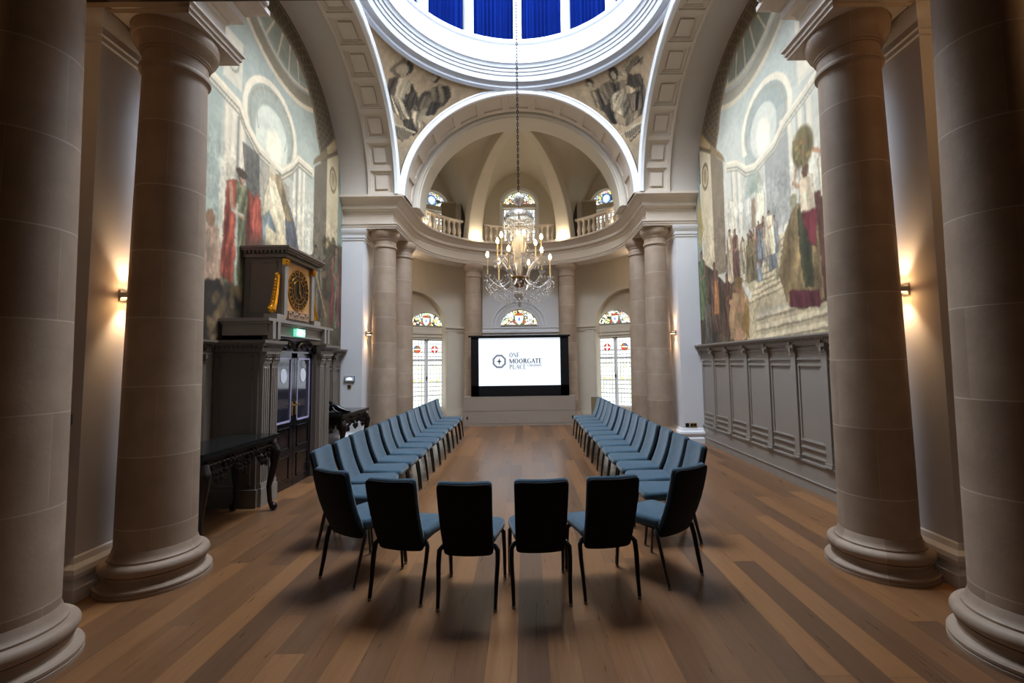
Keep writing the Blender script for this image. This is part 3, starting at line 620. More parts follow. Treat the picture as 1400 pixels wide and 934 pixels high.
# heightfield coffer lines
def steps(borders,eps=.0015):
    out=[]
    for b in borders: out+=[b-eps,b+eps]
    return out
def coffer_arch(fn,n,a0,a1,t0,t1,marg_t,gap,insets=(0,.035,.06,.10),dep=(.0,.025,.04,.055)):
    """fn(angle,t,depth)->xyz ; n panels between a0..a1 (radians) across t0..t1 (metres)"""
    mb=MB(); da=(a1-a0)/n; ar=A*.92; us=[a0]
    for k in range(n):
        c=a0+da*(k+.5); h=da/2-gap/ar/2
        for i in insets: us+=steps([c-h+i/ar],.0006)
        us+=[c-h*.4,c,c+h*.4]
        for i in reversed(insets): us+=steps([c+h-i/ar],.0006)
        us.append(a0+da*(k+1))
    vs=[t0]+[x for i in insets for x in steps([t0+marg_t+i])]+[x for i in reversed(insets) for x in steps([t1-marg_t-i])]+[t1]
    def depth(u,v):
        k=min(n-1,max(0,int((u-a0)/da))); c=a0+da*(k+.5); h=da/2-gap/ar/2
        d=min((h-abs(u-c))*ar,v-t0-marg_t,t1-marg_t-v)
        dd=0
        for i,q in zip(insets,(dep[1],dep[2],dep[3],dep[3]*.3)):
            if d>i: dd=q
        return dd
    mb.grid(lambda u,v: fn(u,v,depth(u,v)),us,vs); return mb
for s,nm in ((-1,'left'),(1,'right')):
    def f(u,t,d,s=s): 
        k=1+d/2.4-.012; return (s*t,AY+A*k*math.cos(u),ZS+BZ*k*math.sin(u))
    struct('ceiling_arch_coffers_'+nm,coffer_arch(f,13,0,PI,2.68,3.27,.07,.09),taupe_arch,smooth=0,fix=False)
    mb=MB(); mb.grid(lambda u,v: (s*v[0],AY+A*v[1]*math.cos(u),ZS+BZ*v[1]*math.sin(u)),[PI*i/72 for i in range(73)],[(3.265,.985),(3.275,1.005),(3.88,1.005)])
    struct('ceiling_arch_band_'+nm,mb,greyband,smooth=30,fix=False)
    # white archivolt moulding in the plane of the crossing
    pts=[];fr=[]
    for i in range(73):
        u=PI*i/72; pts.append((s*2.62,AY+A*math.cos(u),ZS+BZ*math.sin(u)))
        n=Vector((0,math.cos(u)/A,math.sin(u)/BZ)).normalized(); fr.append((n,Vector((-s,0,0))))
    prof=[(-.10,-.06),(-.10,.01),(-.08,.03),(-.045,.03),(-.04,.012),(-.02,.012),(-.012,.04),(.01,.04),(.03,.0),(.03,-.06)]
    struct('trim_archivolt_'+nm,MB().sweep3(pts,fr,prof),whitegrout,smooth=30)
# front (apse) arch and the arch towards the camera
BF=2.38; AF=2.6
def fa(u,t,d,y0=9.75):
    k=.955+d/2.5; return (AF*k*math.cos(u),t,ZS+BF*k*math.sin(u))
struct('ceiling_apse_arch',coffer_arch(fa,13,0,PI,9.80,10.50,.13,.16,insets=(0,.03),dep=(0,.03,.03,.03)),taupe_arch,smooth=0,fix=False)
for yy,sg,nm in ((9.76,-1,'front'),(4.44,1,'rear')):
    pts=[];fr=[]
    for i in range(73):
        u=PI*i/72; pts.append((AF*math.cos(u),yy,ZS+BF*math.sin(u))); n=Vector((math.cos(u)/AF,0,math.sin(u)/BF)).normalized(); fr.append((n,Vector((0,sg,0))))
    prof=[(-.11,-.06),(-.11,.005),(-.085,.02),(-.055,.02),(-.05,.0),(-.02,.0),(-.01,.03),(.02,.03),(.03,-.02),(.03,-.06)]
    struct('trim_archivolt_'+nm,MB().sweep3(pts,fr,prof),whitegrout,smooth=30)
mb=MB(); mb.grid(lambda u,v:(AF*.955*math.cos(u),v,ZS+BF*.955*math.sin(u)),[PI*i/48 for i in range(49)],[3.6,4.44])
mb.grid(lambda u,v:((AF*.955*math.cos(u))*(1-v)+v*(3.9*(1 if math.cos(u)>0 else -1) if abs(math.cos(u))>.55 else math.cos(u)/.55*3.9),3.6,(ZS+BF*.955*math.sin(u))*(1-v)+v*8.5),[PI*i/48 for i in range(49)],[0,1])
struct('ceiling_rear_arch',mb,taupe_arch,smooth=30,fix=False)
# pendentives with monochrome painted figures
RS=A*math.sqrt(2); KZ=BF/A
for qx,qy,nm,sd,fl in ((-1,1,'far_left',3,0),(1,1,'far_right',8,1),(-1,-1,'near_left',12,1),(1,-1,'near_right',15,0)):
    C=pendentive_art(sd,fl)
    def pf(u,v,qx=qx,qy=qy):
        zz=2.66*v; r=math.sqrt(max(RS*RS-zz*zz,A*A)); p0=math.acos(min(1,A/r)); ph=p0+(PI/2-2*p0)*u
        return (qx*r*math.cos(ph),AY+qy*r*math.sin(ph),ZS+KZ*zz)
    def uvf(u,v):
        zz=2.66*v; r=np.sqrt(np.maximum(RS*RS-zz*zz,A*A)); p0=np.arccos(np.minimum(1,A/r)); ph=p0+(PI/2-2*p0)*u
        return (ph-PI/4)*r, v*2.4
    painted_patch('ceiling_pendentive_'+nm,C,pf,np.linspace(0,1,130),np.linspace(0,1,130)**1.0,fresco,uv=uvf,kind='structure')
# dome ring, drum, windows with curtains
ring=[(2.66,7.72),(2.60,7.76),(2.60,7.80),(2.56,7.83),(2.50,7.84),(2.47,7.90),(2.46,7.93),(2.44,7.94),(2.42,7.99),(2.40,8.0),(2.385,8.05),(2.36,8.06),(2.34,8.10),(2.33,8.11),(2.30,8.13),(2.30,8.18),(2.33,8.20),(2.33,8.56)]
mb=MB().lathe(0,AY,ring,96,cap=False); struct('trim_dome_ring',mb,domepaint,smooth=30,fix=False)
rail=[(2.33,8.54),(2.31,8.55),(2.29,8.57),(2.29,8.60),(2.31,8.62),(2.31,8.66),(2.33,8.68),(2.38,8.70),(2.46,8.70)]
mb=MB().lathe(0,AY,rail,96,cap=False); struct('trim_dome_sill',mb,domepaint,smooth=30,fix=False)
NW=14
mb=MB()
for k in range(NW):
    a=PI/2+2*PI*k/NW; ca,sa=math.cos(a),math.sin(a); tx,ty=-sa,ca
    mb.obox((2.30*ca-.085*tx,AY+2.30*sa-.085*ty,8.66),(.17*tx,.17*ty,0),(.14*ca,.14*sa,0),(0,0,1.75))
struct('trim_dome_mullions',mb,domepaint,smooth=0)
mb=MB().lathe(0,AY,[(2.36,10.4),(2.28,10.42),(2.2,10.6),(2.1,10.75),(1.95,10.8)],96,cap=False); struct('ceiling_dome',mb,whitegrout,smooth=30,fix=False)
skyl=E('daylight_skylight',(205,226,255),SKY_W)
struct('window_1',MB().lathe(0,AY,[(.001,10.82),(2.0,10.8)],48,cap=False),skyl,smooth=0,fix=False)
for k in (0,1,2,11,12,13):
    a0=PI/2+2*PI*(k+.0)/NW; mid=a0+PI/NW
    ff=abs((mid%(2*PI))-PI/2)
    def cf(u,v,a0=a0):
        a=a0+.04+(2*PI/NW-.08)*u; ph=math.sin(u*2*PI*9+1.2*math.sin(u*11+k))*.042+math.sin(u*2*PI*21)*.008
        r=2.42+ph*(1-.3*v); return (r*math.cos(a),AY+r*math.sin(a),8.70+.012*math.sin(u*31+k)*(1-v)+1.72*v)
    o=MB().grid(cf,np.linspace(0,1,90),np.linspace(0,1,5)).build('curtain',curtain,fix=False,smooth=60)
    pos={0:'just left of the chain',13:'just right of the chain',1:'second to the left of the chain',12:'second to the right of the chain',2:'third to the left of the chain, barely in view',11:'third to the right of the chain, barely in view'}
    tag(o,'pleated royal blue dome curtain, '+pos[k],'curtain','pleated blue curtains around the dome')
struct('wall_dome',MB().lathe(0,AY,[(2.62,8.5),(2.62,10.6)],64,cap=False),domepaint,smooth=30,fix=False)
# ---------------------------------------------- apse walls
def wall_holes(mb,o,u,L,z0,z1,holes,depth,nrm,rev=True):
    """wall from o along u (unit 2-D) length L; holes: (uc,hw,zb,zs,hh) arch with half width hw, base zb, spring zs, rise hh; nrm 2-D pointing outwards"""
    P=lambda a,z,d=0:(o[0]+u[0]*a+nrm[0]*d,o[1]+u[1]*a+nrm[1]*d,z)
    hs=sorted(set((h[0],h[1]) for h in holes)); cur=0
    for uc,hw in hs:
        mb.quad(P(cur,z0),P(uc-hw,z0),P(uc-hw,z1),P(cur,z1)); cur=uc+hw
        st=sorted([h for h in holes if h[0]==uc],key=lambda h:h[2]); z=z0
        for _,_,zb,zs,hh in st:
            if zb>z+1e-4: mb.quad(P(uc-hw,z),P(uc+hw,z),P(uc+hw,zb),P(uc-hw,zb))
            n=24; nxt=[h[2] for h in st if h[2]>zb]; zt=min(nxt) if nxt else z1
            pts=[(uc-hw*math.cos(PI*i/n),zs+hh*math.sin(PI*i/n)) for i in range(n+1)]
            if hh<1e-4: mb.quad(P(uc-hw,zs),P(uc+hw,zs),P(uc+hw,zt),P(uc-hw,zt))
            else:
                for (a,b),(c,d) in zip(pts[:-1],pts[1:]): mb.quad(P(a,b),P(c,d),P(c,zt),P(a,zt))
            z=zt
            if rev:
                loop=[(uc-hw,zb)]+(pts if hh>1e-4 else [(uc-hw,zs),(uc+hw,zs)])+[(uc+hw,zb)]
                if zb<=z0+1e-4: pass
                else: loop=loop+[loop[0]]
                for (a,b),(c,d) in zip(loop[:-1],loop[1:]): mb.quad(P(a,b),P(c,d),P(c,d,depth),P(a,b,depth))
    mb.quad(P(cur,z0),P(L,z0),P(L,z1),P(cur,z1))
    return P
DW={}
WIN=0
# centre wall
mb=MB(); Pc=wall_holes(mb,(-1.25+CX,15.0),(1,0),2.5,0,5.05,[(1.20,.63,2.92,2.97,.54)],.22,(0,1))
struct('wall_apse_centre',mb,pierp,smooth=0,fix=False)
mb=MB()
for rr_,d0,d1 in ((.90,.0,.05),(.80,.0,.02)):
    n=24
    for i in range(n):
        a,b=PI*i/n,PI*(i+1)/n
        w2=.05
        for (q0,q1) in ((a,b),):
            p=lambda r,t,d:(CX-.05+r*math.cos(t),15.0-d,2.93+r*.93*math.sin(t))
            mb.quad(p(rr_,q0,d1),p(rr_,q1,d1),p(rr_-w2,q1,d1),p(rr_-w2,q0,d1)); mb.quad(p(rr_,q0,0),p(rr_,q1,0),p(rr_,q1,d1),p(rr_,q0,d1)); mb.quad(p(rr_-w2,q0,0),p(rr_-w2,q1,0),p(rr_-w2,q1,d1),p(rr_-w2,q0,d1))
mb.box(-1.25+CX,1.25+CX,14.93,15.0,2.72,2.90); mb.box(-1.25+CX,1.25+CX,14.90,15.0,2.86,2.90)
struct('trim_2',mb,whitegrout,smooth=0,fix=False)
NWIN=[1]
def window(parts_fn):
    NWIN[0]+=1; o=parts_fn('window_%d'%NWIN[0]); return o
def lunette_window(P,uc,hw,zb,h,depth,C,mat,inner=.03):
    NWIN[0]+=1; nm='window_%d'%NWIN[0]
    mb=MB(); n=20
    for (r0,r1) in ((1.0,.95),):
        for i in range(n):
            a,b=PI*i/n,PI*(i+1)/n
            for d0,d1 in ((depth-.05,depth-.05),):
                mb.quad(P(uc+hw*math.cos(a),zb+h*math.sin(a),d0),P(uc+hw*math.cos(b),zb+h*math.sin(b),d0),P(uc+hw*r1*math.cos(b),zb+h*r1*math.sin(b),d0),P(uc+hw*r1*math.cos(a),zb+h*r1*math.sin(a),d0))
    o=mb.build(nm,whitegrout,kind='structure',fix=False,smooth=0)
    U=np.linspace(-1,1,150); V=np.linspace(0,1,90)
    g=painted_patch('pane',C,lambda u,v:P(uc+hw*u,zb+v*h*math.sqrt(max(0,1-u*u)),depth-.02),U,V,mat,parent=o,uv=lambda u,v:(hw*u,v*h*np.sqrt(np.maximum(0,1-u*u))),shift=False)
    return o
lunette_window(Pc,1.20,.63,2.95,.55,.22,fan_glass(.63,.55,seed=4),glasswin)
def rect_window(P,uc,hw,zb,zt,depth,mat,leaves=2,transom=None,seed=1,bars=True,redleaf=1,handle=True):
    NWIN[0]+=1; nm='window_%d'%NWIN[0]; mb=MB(); fw=.035
    def bar(a0,a1,z0,z1,d0=.0,d1=.05):
        n=len(mb.v)
        pts=[P(a,z,depth-d) for d in (d0,d1) for a,z in ((a0,z0),(a1,z0),(a1,z1),(a0,z1))]; mb.v+=pts
        for f in ((0,1,2,3),(4,5,6,7),(0,1,5,4),(1,2,6,5),(2,3,7,6),(3,0,4,7)): mb.f.append(tuple(n+i for i in f))
    bar(uc-hw,uc-hw+fw,zb,zt); bar(uc+hw-fw,uc+hw,zb,zt); bar(uc-hw,uc+hw,zt-fw,zt); bar(uc-hw,uc+hw,zb,zb+fw)
    bar(uc-.045,uc+.045,zb,zt,0,.06)
    if transom: bar(uc-hw,uc+hw,transom-.03,transom+.03)
    o=mb.build(nm,whitegrout,kind='structure',smooth=0)
    for k in range(2):
        a0=uc-hw+fw if k==0 else uc+.045; wd=hw-fw-.045
        C=leaf_glass(wd,zt-zb,seed+k,red=(k==redleaf),roundel=transom is not None)
        painted_patch('pane',C,lambda u,v:P(a0+u,zb+v,depth-.015),np.linspace(0,wd,110),np.linspace(0,zt-zb,330 if zt-zb>1.5 else 160),mat,parent=o,uv=lambda u,v:(u,v),shift=False)
    if handle:
        m2=MB(); n=len(m2.v)
        for (a,z) in ((uc-.05,zt-.02),(uc+.05,zt-.02)):
            p=P(a,z,depth-.07); m2.ball(p,.025,8,6)
        p=P(uc,zb+(zt-zb)*.44,depth-.08); m2.box(p[0]-.015,p[0]+.015,p[1]-.02,p[1]+.02,p[2]-.05,p[2]+.05)
        m2.build('window_handle',blackmetal,o,shift=False)
    return o
# diagonal walls, niche wall in front and window wall behind
for s,nm in ((-1,'left'),(1,'right')):
    ux,uy=(.8,.6) if s<0 else (-.8,.6)      # travelling inwards and back
    o0=(s*3.88+CX*0,12.95); L=math.hypot(3.88-1.15,15.0-12.95)+.06
    nx,ny=(-.6,.8) if s<0 else (.6,.8)
    u=Vector((1.15*s+CX-o0[0],15.02-o0[1])); L=u.length; u.normalize(); ux,uy=u; nx,ny=(-uy,ux) if s<0 else (uy,-ux); o0=(o0[0]+nx*.2,o0[1]+ny*.2)
    # niche centre
    c=Vector((s*3.20+CX,13.70)); uc=(c-Vector(o0)).dot(u)
    mb=MB(); Pn=wall_holes(mb,o0,(ux,uy),L,0,5.05,[(uc,1.08,0,2.87,1.06)],.25,(nx,ny))
    struct('wall_apse_niche_'+nm,mb,cream,smooth=0,fix=False)
    # impost moulding + pilaster strip
    mb=MB()
    for a0,a1 in ((uc+1.08,L-.02),(.02,uc-1.08)):
        if a1-a0<.1: continue
        for z0,z1,d in ((2.72,2.76,.03),(2.76,2.84,.05),(2.84,2.89,.09)):
            p=[Pn(a0-.03,z0,-d),Pn(a1,z0,-d)]; mb.obox(p[0],Vector(p[1])-Vector(p[0]),Vector((nx*d,ny*d,0)),(0,0,z1-z0))
        p=[Pn(a0+.04,0,-.035),Pn(min(a0+.36,a1),0,-.035)]; mb.obox(p[0],Vector(p[1])-Vector(p[0]),Vector((nx*.035,ny*.035,0)),(0,0,2.72))
        for z0,z1,d in ((0,.16,.09),(.16,.22,.07),(.22,.30,.05)):
            p=[Pn(a0,z0,-d),Pn(a1,z0,-d)]; mb.obox(p[0],Vector(p[1])-Vector(p[0]),Vector((nx*d,ny*d,0)),(0,0,z1-z0))
    struct('trim_impost_'+nm,mb,cream,smooth=0)
    # window wall
    ow=(o0[0]+nx*.25,o0[1]+ny*.25); cw=Vector((s*2.84+CX,14.22)); uw=(cw-Vector(ow)).dot(u)
    mb=MB(); Pw=wall_holes(mb,ow,(ux,uy),L+.3,0,4.4,[(uw,.58,.36,2.5,0),(uw,.58,2.88,2.90,.46)],.16,(nx,ny))
    for z0,z1,d in ((2.66,2.72,.03),(2.56,2.60,.03)):
        p=[Pw(uw-.75,z0,-d),Pw(uw+.75,z0,-d)]; mb.obox(p[0],Vector(p[1])-Vector(p[0]),Vector((nx*d,ny*d,0)),(0,0,z1-z0))
    struct('wall_window_'+nm,mb,cream,smooth=0,fix=False)
    inward=lambda C:C
    rect_window(Pw,uw,.58,.36,2.5,.16,glasswin,transom=1.86,seed=20+s,redleaf=1)
    lunette_window(Pw,uw,.58,2.89,.46,.16,fan_glass(.58,.46,seed=6+s),glasswin)
    # gallery wall above
    oh=(s*4.05,13.15); uh=Vector((1.3*s+CX-oh[0],15.12-oh[1])); LH=uh.length; uh.normalize(); nh=(-uh.y,uh.x) if s<0 else (uh.y,-uh.x)
    ch=Vector((s*2.72+CX,14.2)); ug=(ch-Vector(oh)).dot(uh)
    mb=MB(); Pg=wall_holes(mb,oh,tuple(uh),LH,5.3,8.7,[(ug,.52,5.75,6.55,0),(ug,.52,6.70,6.72,.46)],.18,nh)
    struct('wall_gallery_'+nm,mb,cream,smooth=0,fix=False)
    rect_window(Pg,ug,.52,5.75,6.55,.18,glasshi,seed=40+s,handle=False)
    lunette_window(Pg,ug,.52,6.71,.46,.18,fan_glass(.52,.46,seed=16+s,blue=True),glasshi)
    mb=MB().box(s*4.0,s*4.1,9.9,13.2,5.3,8.7); struct('wall_gallery_side_'+nm,mb,cream,smooth=0)
    mb=MB().box(s*3.87,s*3.97,10.5,13.0,0,5.05); struct('wall_apse_side_'+nm,mb,cream,smooth=0)
mb=MB(); Pu=wall_holes(mb,(-1.4+CX,15.1),(1,0),2.8,5.3,8.7,[(1.40,.56,5.80,6.93,0),(1.40,.56,7.05,7.07,.45)],.2,(0,1))
struct('wall_gallery_centre',mb,cream,smooth=0,fix=False)
mb=MB()
for i in range(24):
    a,b=PI*i/24,PI*(i+1)/24; p=lambda r,t,d:(CX+r*math.cos(t),15.1-d,7.06+r*.82*math.sin(t))
    mb.quad(p(.66,a,.03),p(.66,b,.03),p(.56,b,.03),p(.56,a,.03)); mb.quad(p(.66,a,0),p(.66,b,0),p(.66,b,.03),p(.66,a,.03))
mb.box(-.66+CX,-.56+CX,15.07,15.1,5.4,7.06); mb.box(.56+CX,.66+CX,15.07,15.1,5.4,7.06)
struct('trim_3',mb,whitegrout,smooth=0,fix=False)
rect_window(Pu,1.40,.56,5.80,6.93,.2,glasshi,seed=50,handle=False); lunette_window(Pu,1.40,.56,7.06,.45,.2,fan_glass(.56,.45,seed=22),glasshi)
# apse vault: ribs and webs
def ribz(rho): return ZS+2.52*math.sqrt(max(0,1-(rho/2.74)**2))
def rib(ang,wd,nm,rin=2.63,bh=2.42):
    ca,sa=math.cos(ang),math.sin(ang); tx,ty=-sa,ca; mb=MB(); n=36; hw=wd/2
    pts=[];fr=[]
    for i in range(n+1):
        t=PI/2*i/n; R=rin; pts.append((CX+R*math.cos(t)*ca,11.3+R*math.cos(t)*sa,ZS+bh*math.sin(t))); nn=Vector((math.cos(t)/R*ca,math.cos(t)/R*sa,math.sin(t)/bh)).normalized(); fr.append((Vector((tx,ty,0)),nn))
    W=[hw*(1-.55*i/n) for i in range(n+1)]
    b=0
    for i in range(n+1):
        p=Vector(pts[i]); T,Nn=fr[i]
        for x,y in ((-W[i],.35),(-W[i],0.02),(-W[i]*.9,0),(W[i]*.9,0),(W[i],.02),(W[i],.35)): mb.v.append(tuple(p+T*x+Nn*y))
    for i in range(n):
        for q in range(5): mb.f.append((i*6+q,i*6+q+1,(i+1)*6+q+1,(i+1)*6+q))
    mb.f.append((5,4,3,2,1,0))
    struct('ceiling_rib_'+nm,mb,cream,smooth=30,fix=True)
rib(math.radians(60),.50,'right'); rib(math.radians(120),.50,'left')
# transverse rib at the opening of the apse
pts=[];fr=[]
for i in range(73):
    u=PI*i/72; pts.append((AF*.93*math.cos(u),10.55,ZS+BF*.95*math.sin(u))); nn=Vector((math.cos(u)/AF,0,math.sin(u)/BF)).normalized(); fr.append((nn,Vector((0,1,0))))
struct('ceiling_rib_opening',MB().sweep3(pts,fr,[(0,0),(-.03,.02),(-.03,.06),(-.06,.08),(-.06,.70),(.3,.70),(.3,0)]),cream,smooth=30)
for ang,cap,nm in ((90,1.35,'centre'),(30,None,'right'),(150,None,'left')):
    a=math.radians(ang); ca,sa=math.cos(a),math.sin(a); tx,ty=-sa,ca
    def wf(q,u):
        w=q*math.tan(PI/6)
        if cap: w=min(w,cap)
        rho=q/math.cos(PI/6); zr=max(ZS+.3,ribz(rho)); s_=math.sin(u*PI/2); z=zr+(8.12-zr)*math.sqrt(max(0,1-s_*s_))
        l=w*s_; return (CX+q*ca+l*tx,11.3+q*sa+l*ty,z)
    mb=MB().grid(wf,np.concatenate([np.linspace(.02,2.4,24),np.linspace(2.5,5.0,12)]),np.linspace(-1,1,41))
    struct('ceiling_vault_'+nm,mb,cream,smooth=40,fix=False)
mb=MB().box(-4.1,4.1,9.9,15.4,8.65,8.75); struct('ceiling_gallery',mb,cream,smooth=0)

# ================================================================== COLUMNS
cbase=[(.001,0),(.395,0),(.395,.022),(.388,.028),(.394,.034),(.394,.05),(.384,.062),(.345,.075),(.335,.10),(.337,.118),(.352,.122),(.352,.134),(.345,.138)]
cbase+=[(.338+.036*math.sin(PI*i/10),.138+.085*(1-math.cos(PI*i/10))/2) for i in range(11)]
cbase+=[(.318,.226),(.318,.240),(.305,.25),(.292,.272),(.285,.30),(.28,.31)]
cshaft=[(.282,.305)]+[(.279-.042*((i/14)**1.5),.305+(4.30-.305)*i/14) for i in range(15)]
ccap=[(.237,4.30),(.246,4.315),(.262,4.325),(.265,4.345),(.258,4.365),(.243,4.37),(.241,4.47),(.252,4.475),(.252,4.49),(.262,4.495),(.262,4.51),(.27,4.52),(.30,4.56),(.318,4.60),(.326,4.64),(.326,4.665),(.32,4.70),(.001,4.70)]
def column(x,y,label,first=[None]):
    if first[0] is None:
        t=thing('stone_column',label,'column',(x,y,0),group='tall stone columns',local=True); first[0]=t
        MB().lathe(0,0,cbase,64,cap=False).build('base',stonem,t,smooth=30); MB().lathe(0,0,cshaft,64,cap=False).build('shaft',stonem,t,smooth=40); MB().lathe(0,0,ccap,64,cap=False).build('capital',stonem,t,smooth=30)
        return t
    c=copy_tree(first[0]); c.location=(x,y,0); c['label']=label; return c
column(-3.04,2.80,'thick stone column cut by the left edge of the photo, nearest the camera')
column(3.04,2.80,'thick stone column cut by the right edge of the photo, nearest the camera')
column(-3.04,3.99,'stone column under the left ceiling block, in front of the carved side table')
column(3.04,3.99,'stone column in front of the right painted wall and panelling')
column(-3.04,10.2,'far left stone column beside the white pier with the small wall screen')
column(3.04,10.2,'far right stone column beside the white pier with the floor sockets')
column(-2.92,11.2,'second far left stone column, just behind the one at the pier, left of the leaded window')
column(2.92,11.2,'second far right stone column, just behind the one at the pier, right of the leaded window')
column(-1.42+CX,13.82,'back stone column left of the projection screen')
column(1.42+CX,13.82,'back stone column right of the projection screen')
# ================================================================== MURALS
for s,C,lab in ((-1,mural_left(),'tall wall painting of a red-cloaked figure with a sword and robed figures under painted arches'),(1,mural_right(),'tall wall painting of a crowd on pale stairs with a cloaked figure carrying baskets')):
    def mf(u,v,s=s):
        y=4.36+u*(9.86-4.36); zt=ell_z(y,2.64,2.29) if abs(y-AY)<2.64 else 5.4
        return (s*3.868,y,2.05+v*(zt-2.05))
    def muv(u,v):
        y=4.36+u*(9.86-4.36); zt=ZS+2.29*np.sqrt(np.maximum(0,1-((y-AY)/2.64)**2)); return y,2.05+v*(zt-2.05)
    o=painted_patch('mural',C,mf,np.linspace(0,1,330),np.linspace(0,1,420),fresco,uv=muv); tag(o,lab,'mural')
# ================================================================== PANELLING
def panelling(s,y0,y1,ys,label,mat,pw=.055):
    t=thing('wall_panelling',label,'panelling',(s*3.87,(y0+y1)/2,0))
    X=lambda d:s*(3.872-d)
    bx=lambda mb,d0,d1,a,b,z0,z1:mb.box(X(d0),X(d1),a,b,z0,z1)
    mb=MB(); bx(mb,0,.012,y0,y1,.2,2.0); mb.build('backboard',mat,t,smooth=0)
    mb=MB(); bx(mb,0,.045,y0,y1,0,.13); bx(mb,0,.035,y0,y1,.13,.145); bx(mb,.0,.055,y0,y1,.13,.14); bx(mb,0,.03,y0,y1,.145,.36); bx(mb,0,.05,y0,y1,.36,.385); mb.build('dado',mat,t,smooth=0)
    mb=MB(); bx(mb,0,.05,y0,y1,1.925,1.95); bx(mb,0,.07,y0,y1,1.95,2.02); bx(mb,0,.13,y0,y1,2.02,2.045); bx(mb,0,.155,y0,y1,2.045,2.07)
    n=int((y1-y0)/.045)
    for i in range(n): a=y0+(i+.25)*(y1-y0)/n; bx(mb,.07,.11,a,a+.022,1.985,2.02)
    mb.build('cornice',mat,t,smooth=0)
    for yc in ys:
        mb=MB(); bx(mb,0,.045,yc-pw,yc+pw,.385,1.84); bx(mb,0,.06,yc-pw-.012,yc+pw+.012,.385,.44); bx(mb,0,.075,yc-pw-.02,yc+pw+.02,.385,.405)
        bx(mb,0,.055,yc-pw-.006,yc+pw+.006,1.80,1.815); bx(mb,0,.062,yc-pw+.005,yc+pw-.005,1.84,1.90); bx(mb,0,.085,yc-pw-.025,yc+pw+.025,1.90,1.945)
        bx(mb,.05,.09,yc-.02,yc+.02,1.85,1.90); bx(mb,.07,.10,yc-.03,yc+.03,1.945,2.0)
        mb.build('pilaster',mat,t,smooth=0)
    e=[y0]+sorted(ys)+[y1]
    for a,b in zip(e[:-1],e[1:]):
        a+=pw+.02; b-=pw+.02
        if b-a<.08: continue
        mb=MB()
        for z in (.44,.545,.64,1.65,1.735,1.87): bx(mb,.01,.035,a,b,z,z+.016); bx(mb,.01,.024,a,b,z+.016,z+.028)
        for c in (a,b-.03): bx(mb,.01,.028,c,c+.03,.64,1.65)
        mb.build('panel_moulding',mat,t,smooth=0)
    return t
panelling(1,4.36,9.86,[9.24,8.55,7.85,7.15,6.45,5.78,5.1,4.5],'long run of taupe painted wall panelling with pilasters under the right painted wall',panelp)
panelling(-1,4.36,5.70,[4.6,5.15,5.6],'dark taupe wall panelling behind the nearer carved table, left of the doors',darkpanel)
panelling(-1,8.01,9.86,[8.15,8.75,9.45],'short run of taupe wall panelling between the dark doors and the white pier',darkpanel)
# ================================================================== DOOR CASE, DOORS, CLOCK
t=thing('door_case','projecting taupe door surround with paired pilasters and heavy lintel under the gilt clock','door surround',(-3.6,6.87,0))
FX=-3.3
for y0,y1 in ((5.84,6.27),(7.47,7.92)):
    mb=MB().box(-3.86,FX,y0,y1,0,2.0); 
    yy=y0 if y0<6 else y1; sg=-1 if y0<6 else 1
    # raised frames on the return
    for z0,z1 in ((.25,1.62),(1.70,1.88)):
        for (a,b,c,d) in ((-3.8,-3.36,z0,z0+.02),(-3.8,-3.36,z1-.02,z1),(-3.8,-3.78,z0,z1),(-3.38,-3.36,z0,z1)): mb.box(a,b,yy,yy+sg*.012,c,d)
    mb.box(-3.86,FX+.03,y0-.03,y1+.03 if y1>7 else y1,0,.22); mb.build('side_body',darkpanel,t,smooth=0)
    for k in range(2):
        a=y0+.03+k*.2; b=a+.15; m=MB().box(FX,FX+.05,a,b,.22,1.78); m.box(FX,FX+.07,a-.015,b+.015,0,.22); m.box(FX,FX+.06,a-.005,b+.005,.22,.28)
        m.box(FX+.05,FX+.062,a+.025,a+.04,.3,1.72); m.box(FX+.05,FX+.062,b-.04,b-.025,.3,1.72); m.box(FX+.05,FX+.062,a+.067,a+.083,.3,1.72)
        m.box(FX,FX+.065,a-.008,b+.008,1.78,1.80)
        p=m.build('pilaster',panelp,t,smooth=0)
        m=MB().box(FX,FX+.07,a+.0,b-.0,1.80,1.90)
        for q in range(3): m.ball((FX+.075,a+.03+.045*q,1.83),.02,8,5); m.ball((FX+.08,a+.03+.045*q,1.87),.018,8,5)
        m.box(FX,FX+.10,a-.02,b+.02,1.90,1.93); m.build('pilaster_capital',panelp,p,smooth=30,shift=False) if False else m.build('pilaster_capital',panelp,t,smooth=30)
    mb=MB().box(-3.86,FX+.10,y0-.08 if y0<6 else y0,y1 if y0<6 else y1+.08,2.0,2.02); mb.box(-3.86,FX+.07,y0-.04 if y0<6 else y0,y1 if y0<6 else y1+.04,1.93,2.0); mb.box(-3.86,FX+.15,y0-.12 if y0<6 else y0,y1 if y0<6 else y1+.12,2.035,2.075); mb.box(-3.86,FX+.12,y0-.10 if y0<6 else y0,y1 if y0<6 else y1+.10,2.02,2.035)
    for i in range(11): a=-3.84+i*.057; yk=y0-.075 if y0<6 else y1+.045; mb.box(a,a+.028,yk,yk+.03,1.98,2.02)
    for i in range(8): a=y0+.02+i*.05; mb.box(FX+.07,FX+.10,a,a+.025,1.98,2.02)
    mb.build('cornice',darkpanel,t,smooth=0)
mb=MB().box(-3.86,FX+.02,5.98,7.80,2.15,2.36); mb.box(-3.86,FX+.06,5.94,7.84,2.30,2.33); mb.box(-3.86,FX+.09,5.90,7.88,2.33,2.37)
for a in (6.0,6.12,7.55,7.67):
    mb.box(FX+.02,FX+.09,a,a+.07,2.10,2.33); mb.box(FX+.02,FX+.06,a+.01,a+.06,2.05,2.10)
mb.box(FX+.02,FX+.05,6.24,7.50,2.15,2.17); mb.build('attic',panelp,t,smooth=0)
